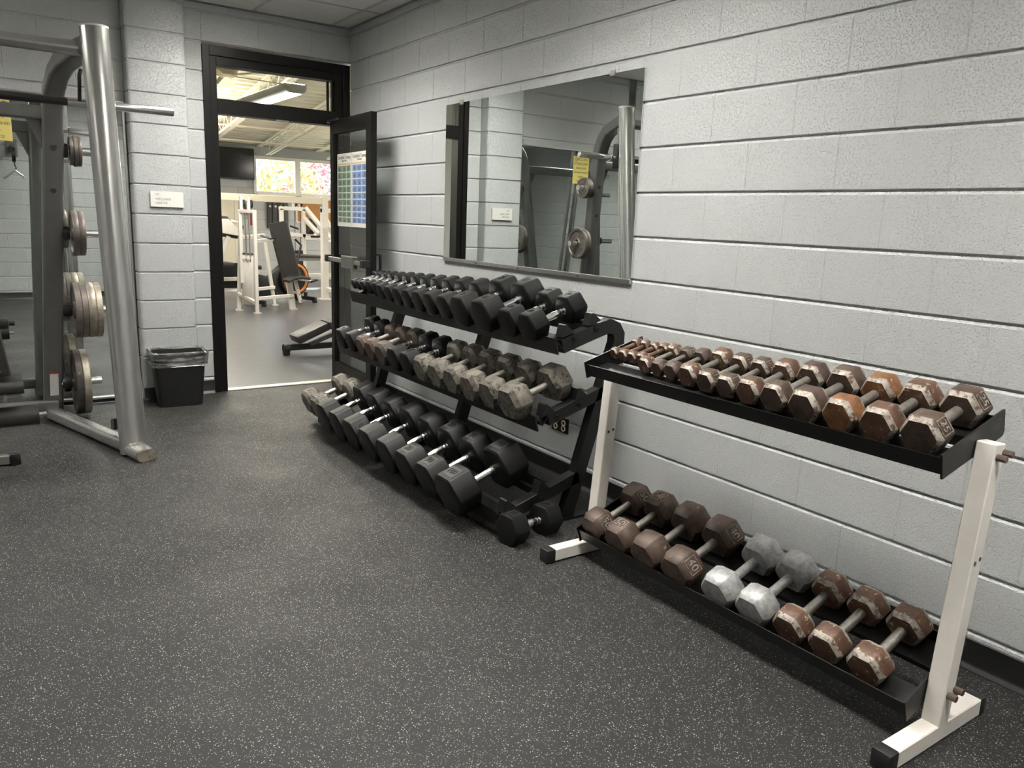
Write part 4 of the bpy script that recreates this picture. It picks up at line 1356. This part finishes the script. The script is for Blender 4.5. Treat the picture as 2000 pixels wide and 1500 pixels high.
MB().box(1.20, 1.80, GY - 0.04, GY - 0.010, 0, 1.66).build('leaf', 'cream_paint', gd, bevel=0.004)
MB().box(1.80, 1.88, GY - 0.05, GY - 0.010, 0, 1.68).build('casing', 'cream_paint', gd, bevel=0.003)
for k, x in enumerate((2.49, 2.60, 2.71, 2.82)):
    mt = thing('exercise_mat', (x, GY - 0.06, 1.05), 'black exercise mat hanging on the far wall, %s of four' % ORD[k], 'mat', 'hanging exercise mats')
    MB().sweep([(x, GY - 0.05 - 0.012 * (k % 2), 1.06), (x, GY - 0.05 - 0.012 * (k % 2), 1.34), (x, GY - 0.06, 1.40), (x, GY - 0.06, 1.635)], rr2(0.052, 0.016, 0.012), (1, 0, 0)).build('pad', 'gym_upholstery', mt)
    MB().cyl((x + 0.01, GY - 0.078, 1.49), (x + 0.01, GY - 0.086, 1.49), 0.022, 10).build('badge', 'label_white', mt)
for x, m, z0_, nm in ((2.02, 'red_cloth', 1.30, 'maroon strap hanging left of the mats'), (2.12, 'red_cloth', 1.10, 'dark red strap hanging nearest the mats')):
    st = thing('hanging_strap', (x, GY - 0.03, z0_), nm, 'strap', 'straps on the far wall')
    MB().sweep([(x, GY - 0.03, z0_), (x - 0.01, GY - 0.03, 1.45), (x - 0.03, GY - 0.03, 1.62)], rr2(0.028, 0.008, 0.005), (1, 0, 0)).build('webbing', m, st)
    MB().cyl((x - 0.03, GY - 0.06, 1.625), (x - 0.03, GY - 0.005, 1.625), 0.008, 8).build('peg', 'satin_steel', st)

# lamps of the gym
def pendant(x, y0, y1, z, label):
    t = thing('pendant_light', (x, (y0 + y1) / 2, z), label, 'pendant light', 'linear pendant lights')
    pr2 = [(-0.115, 0.055), (-0.120, 0.03), (-0.105, -0.01), (-0.062, -0.035), (0.062, -0.035), (0.105, -0.01), (0.120, 0.03), (0.115, 0.055)]
    MB().extrude(pr2, (x, y0, z), (1, 0, 0), (0, 0, 1), (0, y1 - y0, 0)).build('housing', 'grid_white', t)
    MB().box(x - 0.060, x + 0.060, y0 + 0.01, y1 - 0.01, z - 0.041, z - 0.0355).build('lens', 'pendant_light', t, smooth=False)
    MB().box(x - 0.100, x + 0.100, y0 + 0.01, y1 - 0.01, z + 0.056, z + 0.062).build('uplight', 'pendant_uplight', t, smooth=False)
    for yy in (y0 + 0.05, y1 - 0.05):
        MB().cyl((x, yy, z + 0.05), (x, yy, DZ(yy) + 0.01), 0.003, 6).build('cable', 'satin_steel', t)


pendant(0.28, 2.05, 4.6, 2.62, 'long grey pendant light seen through the transom')
pendant(0.28, 5.6, 8.2, 2.40, 'second long pendant light, deeper in the gym')
pendant(4.3, 2.05, 4.6, 2.62, 'pendant light on the right side of the gym, near end')
pendant(4.3, 5.6, 8.2, 2.40, 'pendant light on the right side of the gym, far end')
fan = thing('ceiling_fan', (-0.45, 1.9, 2.4), 'ceiling fan with glowing lamp seen at the left of the transom', 'ceiling fan')
fx, fy_, fz = -0.43, 1.95, 2.635
MB().lathe([(0, 0.05), (0.02, 0.10), (0.10, 0.11), (0.14, 0.06)], (fx, fy_, fz), (0, 0, 1), 20).build('motor', 'cream_paint', fan)
MB().cyl((fx, fy_, fz + 0.12), (fx, fy_, DZ(fy_) + 0.01), 0.014, 10).build('rod', 'cream_paint', fan)
MB().lathe([(0, 0.02), (-0.03, 0.05), (-0.09, 0.10), (-0.095, 0.09)], (fx, fy_, fz), (0, 0, 1), 20).build('lamp_shade', 'fan_glow', fan)
MB().lathe([(0, 0.01), (-0.02, 0.045), (-0.06, 0.055), (-0.09, 0.02)], (fx, fy_, fz - 0.03), (0, 0, 1), 16).build('bulb', 'fan_lamp', fan)
for k in range(5):
    q = math.radians(72 * k + 8)
    d, e = Vector((math.cos(q), math.sin(q), 0)), Vector((-math.sin(q), math.cos(q), 0))
    o = Vector((fx, fy_, fz + 0.015))
    MB().extrude([(0.10, -0.02), (0.2, -0.055), (0.62, -0.065), (0.66, 0), (0.62, 0.065), (0.2, 0.055), (0.10, 0.02)], o, d, e + Vector((0, 0, 0.12)), (0, 0, 0.008)).build('blade', 'blade_wood', fan)

# ---- white weight machine with shoulder pad
wm = thing('chest_machine', (0.9, 5.2, 0), 'white weight machine with a black back pad facing the doorway', 'weight machine')
PT = 0.048
for nm, a, c in (('frame_post', (0.49, 5.12, 0.01), (0.535, 5.12, 1.02)), ('frame_post', (0.625, 4.72, 0.01), (0.625, 4.72, 1.40)), ('frame_post', (0.505, 4.98, 0.4), (0.505, 4.98, 1.40)),
                 ('frame_post', (1.16, 5.62, 0.01), (1.02, 5.62, 1.05)), ('frame_rail', (0.505, 4.98, 1.38), (0.625, 4.72, 1.38)), ('frame_rail', (0.49, 5.12, 0.24), (0.625, 4.72, 0.14)),
                 ('frame_rail', (0.625, 4.74, 0.20), (1.25, 5.06, 0.20)), ('frame_rail', (0.49, 5.14, 0.27), (1.16, 5.62, 0.27)), ('frame_rail', (0.53, 5.12, 1.01), (1.02, 5.62, 1.04)),
                 ('frame_rail', (0.62, 4.76, 0.98), (0.98, 5.10, 1.0))):
    MB().bar(a, c, PT, PT, (1, 0, 0)).build(nm, 'gym_white', wm, bevel=0.006)
for (x, y) in ((0.49, 5.12), (0.625, 4.72), (1.16, 5.62), (1.255, 5.06)):
    MB().box(x - 0.05, x + 0.05, y - 0.05, y + 0.05, 0.0, 0.012).build('foot_plate', 'gym_white', wm, smooth=False)
MB().extrude([(0.0, 0.0), (0.115, -0.155), (0.165, -0.145), (0.185, -0.02), (0.075, 0.13)], (0.505, 4.98, 0.10), (1, 0, 0), (0, 1, 0), (0, 0, 0.70)).build('stack_shroud', 'gym_white', wm, bevel=0.006)
MB().extrude([(-0.01, 0.0), (0.115, -0.165), (0.17, -0.15), (0.195, -0.02), (0.075, 0.14)], (0.505, 4.98, 0.80), (1, 0, 0), (0, 1, 0), (0, 0, 0.012)).build('shroud_rim', 'black_plastic', wm, smooth=False)
lx = Vector((0.115, -0.155, 0)).normalized()
lettering('maker_badge', 'CYBEX', 0.062, frame(Vector((0.505, 4.98, 0.715)) + lx * 0.098 + Vector((-0.006, -0.004, 0)), lx, (0, 0, 1), lx.cross(Vector((0, 0, 1)))), 'ink', wm, 0.001, sx=0.75)
for x, y in ((0.555, 4.90), (0.585, 4.83)):
    MB().cyl((x, y, 0.8), (x, y, 1.37), 0.012, 10).build('guide_rod', 'satin_steel', wm)
for k in range(2):
    x = 0.515 + 0.065 * k
    y = 4.94 - 0.12 * k
    MB().box(x - 0.02, x + 0.02, y - 0.012, y + 0.012, 1.40, 1.58).build('pulley_bracket', 'gym_white', wm, bevel=0.003)
    MB().cyl((x + 0.022, y, 1.48), (x + 0.045, y, 1.48), 0.055, 16).build('pulley', 'black_plastic', wm)
MB().sweep([(1.235, 5.03, 0.42), (1.14, 5.05, 0.85), (1.055, 5.07, 1.245)], rr2(0.135, 0.032, 0.03, 6), (0.9, -0.44, 0)).build('back_pad', 'gym_upholstery', wm)
MB().bar((1.245, 5.06, 0.012), (1.20, 5.10, 0.50), 0.085, 0.06, (1, 0, 0)).build('seat_post', 'gym_white', wm, bevel=0.004)
MB().bar((1.345, 5.00, 0.10), (1.28, 5.02, 0.42), 0.045, 0.045, (1, 0, 0)).build('adjuster_tube', 'gym_white', wm, bevel=0.003)
MB().sweep([(1.10, 4.90, 0.425), (1.20, 4.92, 0.47), (1.36, 4.95, 0.475), (1.44, 4.96, 0.455)], rr2(0.10, 0.022, 0.02, 5), (0.25, -1, 0)).build('seat_pad', 'gym_upholstery', wm)
MB().tube([(0.74, 4.86, 1.06), (0.86, 4.80, 1.02), (0.94, 4.82, 1.03), (0.90, 4.86, 1.10)], 0.014, 8).build('grip', 'black_paint', wm)
for k in range(4):
    p = Vector((1.345, 4.974, 0.13)).lerp(Vector((1.28, 4.994, 0.40)), k / 3.0)
    MB().cyl(p, p + Vector((0, -0.004, 0)), 0.008, 8).build('adjuster_hole', 'black_paint', wm)

# ---- exercise bike with an orange ring
bk = thing('exercise_bike', (1.5, 6.0, 0), 'black exercise bike with an orange wheel ring', 'exercise bike')
bc = Vector((1.58, 5.92, 0.37))
bax = Vector((0.35, -0.94, 0)).normalized()
MB().lathe([(-0.04, 0.10), (-0.045, 0.27), (0.0, 0.275), (0.03, 0.265), (0.035, 0.05)], bc, bax, 36).build('wheel_cover', 'black_plastic', bk)
tg = Vector((-bax.y, bax.x, 0))
ringp = [bc + bax * 0.034 + (tg * math.cos(2 * PI * k / 36) + Vector((0, 0, 1)) * math.sin(2 * PI * k / 36)) * 0.215 for k in range(37)]
MB().tube(ringp, 0.022, 8, cap=False).build('wheel_ring', 'orange_ring', bk)
MB().extrude([(0.10, 0.05), (-0.85, 0.13), (-0.95, 0.40), (-0.80, 0.50), (-0.45, 0.42), (-0.2, 0.60), (0.0, 0.62)], bc + bax * -0.03 - Vector((0, 0, 0.37)), tg, (0, 0, 1), -bax * 0.10).build('body', 'black_plastic', bk, bevel=0.02, seg=2)
MB().tube([bc + tg * -0.80 + Vector((0, 0, 0.05)), bc + tg * -0.84 + Vector((0, 0, 0.22))], 0.02, 8).build('seat_post', 'satin_steel', bk)
MB().sweep([bc + tg * -0.98 + Vector((0, 0, 0.22)), bc + tg * -0.70 + Vector((0, 0, 0.20))], rr2(0.12, 0.03, 0.025), bax).build('saddle', 'black_plastic', bk)
MB().tube([bc + tg * 0.05 + Vector((0, 0, 0.22)), bc + tg * 0.14 + Vector((0, 0, 0.52)), bc + tg * 0.02 + Vector((0, 0, 0.62))], 0.018, 8).build('handlebar', 'black_paint', bk)
for dx, z in ((0.22, -0.31), (-0.75, -0.31)):
    c = bc + tg * dx
    MB().bar(c - bax * 0.24 + Vector((0, 0, z)), c + bax * 0.24 + Vector((0, 0, z)), 0.06, 0.05, (0, 0, 1)).build('stabilizer', 'black_plastic', bk, bevel=0.008)
    MB().bar(c + Vector((0, 0, z)), c + Vector((0, 0, -0.22)), 0.05, 0.04, tuple(tg)).build('leg', 'black_plastic', bk, bevel=0.004)
    for s in (-1, 1):
        e = c + bax * 0.21 * s
        MB().box(e.x - 0.03, e.x + 0.03, e.y - 0.03, e.y + 0.03, 0.0, 0.04).build('foot', 'black_plastic', bk, bevel=0.004)
pd = bc + tg * 0.28 + Vector((0, 0, -0.05)) + bax * 0.10
MB().bar(bc + bax * 0.08, pd, 0.03, 0.02, (0, 0, 1)).build('crank', 'satin_steel', bk, bevel=0.003)
MB().bar(pd - tg * 0.06, pd + tg * 0.07 + Vector((0, 0, 0.03)), 0.09, 0.03, tuple(bax)).build('pedal', 'black_plastic', bk, bevel=0.005)

# ---- tall white cable frame
cf = thing('cable_frame', (1.6, 6.25, 0), 'tall cream cable frame spanning the doorway view', 'weight machine')
MB().box(2.155, 2.255, 6.19, 6.30, 0.0, 1.655).build('frame_post', 'gym_white', cf, bevel=0.006)
MB().box(0.30, 2.155, 6.20, 6.29, 1.53, 1.635).build('cross_beam', 'cream_paint', cf, bevel=0.006)
MB().box(0.28, 0.38, 6.19, 6.30, 0.0, 1.53).build('frame_post', 'gym_white', cf, bevel=0.006)
MB().bar((2.235, 6.12, 1.20), (2.50, 5.95, 0.85), 0.06, 0.06, (1, 0, 0)).build('brace', 'gym_white', cf, bevel=0.004)
MB().bar((2.44, 5.97, 0.0), (2.44, 5.97, 0.90), 0.07, 0.06, (1, 0, 0)).build('frame_post', 'gym_white', cf, bevel=0.004)
MB().bar((2.205, 6.24, 0.18), (2.46, 5.95, 0.10), 0.06, 0.06, (1, 0, 0)).build('base_rail', 'gym_white', cf, bevel=0.004)
MB().box(2.12, 2.29, 6.15, 6.34, 0.0, 0.012).build('foot_plate', 'gym_white', cf, smooth=False)
MB().box(2.155, 2.75, 6.20, 6.29, 1.40, 1.47).build('cross_beam', 'gym_white', cf, bevel=0.006)

# ---- second white machine deeper in
m2 = thing('pulldown_machine', (2.2, 8.1, 0), 'white pulldown machine standing before the cork board', 'weight machine')
for nm, a, c in (('frame_post', (2.02, 7.8, 0), (2.02, 7.8, 1.45)), ('frame_post', (2.42, 7.8, 0), (2.42, 7.8, 1.45)), ('frame_rail', (1.98, 7.8, 1.45), (2.46, 7.8, 1.45)), ('frame_rail', (2.0, 7.8, 1.02), (2.46, 7.8, 0.98)),
                 ('brace', (2.45, 7.78, 1.48), (2.83, 7.5, 0.93)), ('brace', (2.42, 7.78, 1.30), (2.62, 7.6, 1.03)), ('frame_rail', (2.44, 7.75, 0.95), (2.85, 7.5, 0.92)), ('base_rail', (1.9, 7.6, 0.30), (2.9, 7.4, 0.30)),
                 ('frame_post', (2.86, 7.4, 0.0), (2.78, 7.4, 0.62)), ('frame_post', (2.10, 7.5, 0.0), (2.14, 7.5, 0.55))):
    MB().bar(a, c, 0.065, 0.065, (1, 0, 0.01)).build(nm, 'gym_white', m2, bevel=0.006)
for x in (2.26, 2.36):
    MB().box(x - 0.04, x + 0.0, 7.77, 7.83, 1.48, 1.62).build('pulley_bracket', 'gym_white', m2, bevel=0.004)
    MB().cyl((x + 0.004, 7.8, 1.55), (x + 0.03, 7.8, 1.55), 0.06, 16).build('pulley', 'black_plastic', m2)
    MB().cyl((x, 7.8, 0.6), (x, 7.8, 1.5), 0.006, 6).build('cable', 'black_paint', m2)
MB().box(2.08, 2.38, 7.74, 7.86, 0.45, 0.72).build('weight_stack', 'black_plastic', m2, bevel=0.003)
MB().bar((2.15, 7.74, 1.15), (2.30, 7.72, 1.10), 0.03, 0.03, (0, 0, 1)).build('pull_bar', 'black_paint', m2, bevel=0.006)
MB().bar((1.92, 7.2, 0.66), (2.55, 7.3, 0.64), 0.30, 0.05, (0.1, 1, 0)).build('bench_pad', 'gym_upholstery', m2, bevel=0.015, seg=2)
MB().bar((1.95, 7.2, 0.60), (2.8, 7.35, 0.58), 0.07, 0.06, (0, 1, 0)).build('bench_rail', 'gym_white', m2, bevel=0.004)
MB().tube([(2.75, 7.6, 1.60), (2.78, 7.6, 1.30), (2.90, 7.55, 1.0)], 0.03, 8).build('lever_arm', 'gym_white', m2)
MB().tube([(2.50, 7.5, 1.02), (2.60, 7.4, 0.92), (2.78, 7.4, 0.90), (2.82, 7.5, 1.0)], 0.022, 8).build('lever_arm', 'gym_white', m2)
MB().bar((2.42, 7.45, 0.98), (2.66, 7.42, 0.985), 0.04, 0.04, (0, 0, 1)).build('grip', 'black_paint', m2, bevel=0.01)
for k in range(3):
    MB().cyl((2.52 + 0.05 * k, 7.9, 1.15), (2.555 + 0.05 * k, 7.9, 1.15), 0.14, 20).build('weight_disc', 'dark_iron', m2)

# ---- arm curl machine at the left of the opening
m3 = thing('curl_machine', (0.5, 6.6, 0), 'white arm curl machine with a black pad left in the doorway', 'weight machine')
for nm, a, c in (('frame_post', (0.56, 6.7, 0.40), (0.80, 6.7, 0.98)), ('frame_post', (0.52, 6.7, 0.0), (0.60, 6.7, 0.72)), ('base_rail', (0.3, 6.7, 0.30), (1.1, 6.9, 0.30)), ('base_rail', (0.3, 6.6, 0.45), (0.9, 6.6, 0.45))):
    MB().bar(a, c, 0.07, 0.06, (1, 0, 0)).build(nm, 'gym_white', m3, bevel=0.005)
MB().extrude([(-0.10, -0.10), (0.14, -0.14), (0.17, -0.06), (0.0, 0.12), (-0.10, 0.12)], (0.80, 6.64, 1.13), (1, 0, 0), (0, 0, 1), (0, 0.05, 0)).build('side_plate', 'gym_white', m3, bevel=0.006)
MB().extrude([(-0.15, -0.15), (0.16, -0.19), (0.20, -0.10), (0.0, 0.16), (-0.15, 0.16)], (0.80, 6.69, 1.13), (1, 0, 0), (0, 0, 1), (0, 0.30, 0)).build('arm_pad', 'gym_upholstery', m3, bevel=0.02, seg=2)
MB().bar((0.30, 6.55, 0.56), (0.80, 6.6, 0.55), 0.28, 0.07, (0, 1, 0)).build('seat_pad', 'gym_upholstery', m3, bevel=0.02, seg=2)
MB().tube([(0.85, 6.7, 1.22), (0.95, 6.68, 1.20), (0.98, 6.66, 1.05), (1.02, 6.66, 0.98)], 0.02, 8).build('lever_arm', 'cream_paint', m3)
MB().cyl((0.98, 6.62, 1.13), (0.98, 6.60, 1.13), 0.035, 12).build('pivot', 'bolt_steel', m3)
MB().box(0.40, 1.0, 6.85, 6.95, 0.15, 0.55).build('weight_stack', 'black_plastic', m3, bevel=0.003)
MB().box(0.45, 0.60, 6.62, 6.78, 0.0, 0.02).build('foot_plate', 'gym_white', m3, smooth=False)
MB().box(1.0, 1.12, 6.80, 6.98, 0.0, 0.33).build('frame_post', 'gym_white', m3, bevel=0.004)

# ---- low black sit-up bench just past the doorway
sb = thing('situp_bench', (0.3, 1.4, 0), 'low black sit up bench just past the doorway', 'bench')
SB = Matrix.Translation((0, 1.4, 0))
MB(SB).bar((-0.10, 0.0, 0.075), (0.75, 0.02, 0.075), 0.06, 0.06, (0, 1, 0)).build('base_tube', 'black_paint', sb, bevel=0.006)
MB(SB).cyl((-0.118, 0.0, 0.065), (-0.062, 0.0, 0.065), 0.046, 14).build('foot_cap', 'black_plastic', sb)
MB(SB).box(0.70, 0.76, -0.03, 0.07, 0.0, 0.05).build('foot_cap', 'black_plastic', sb, bevel=0.004)
MB(SB).box(-0.115, -0.065, -0.04, 0.04, 0.0, 0.04).build('foot_cap', 'black_plastic', sb, bevel=0.004)
MB(SB).bar((0.0, 0.02, 0.150), (0.32, 0.02, 0.285), 0.26, 0.075, (0, 1, 0)).build('pad', 'gym_upholstery', sb, bevel=0.012, seg=2)
MB(SB).bar((0.325, 0.02, 0.287), (0.85, 0.02, 0.31), 0.26, 0.075, (0, 1, 0)).build('pad', 'gym_upholstery', sb, bevel=0.012, seg=2)
MB(SB).bar((0.15, 0.0, 0.095), (0.55, 0.0, 0.24), 0.05, 0.04, (0, 1, 0)).build('strut', 'graphite_paint', sb, bevel=0.004)
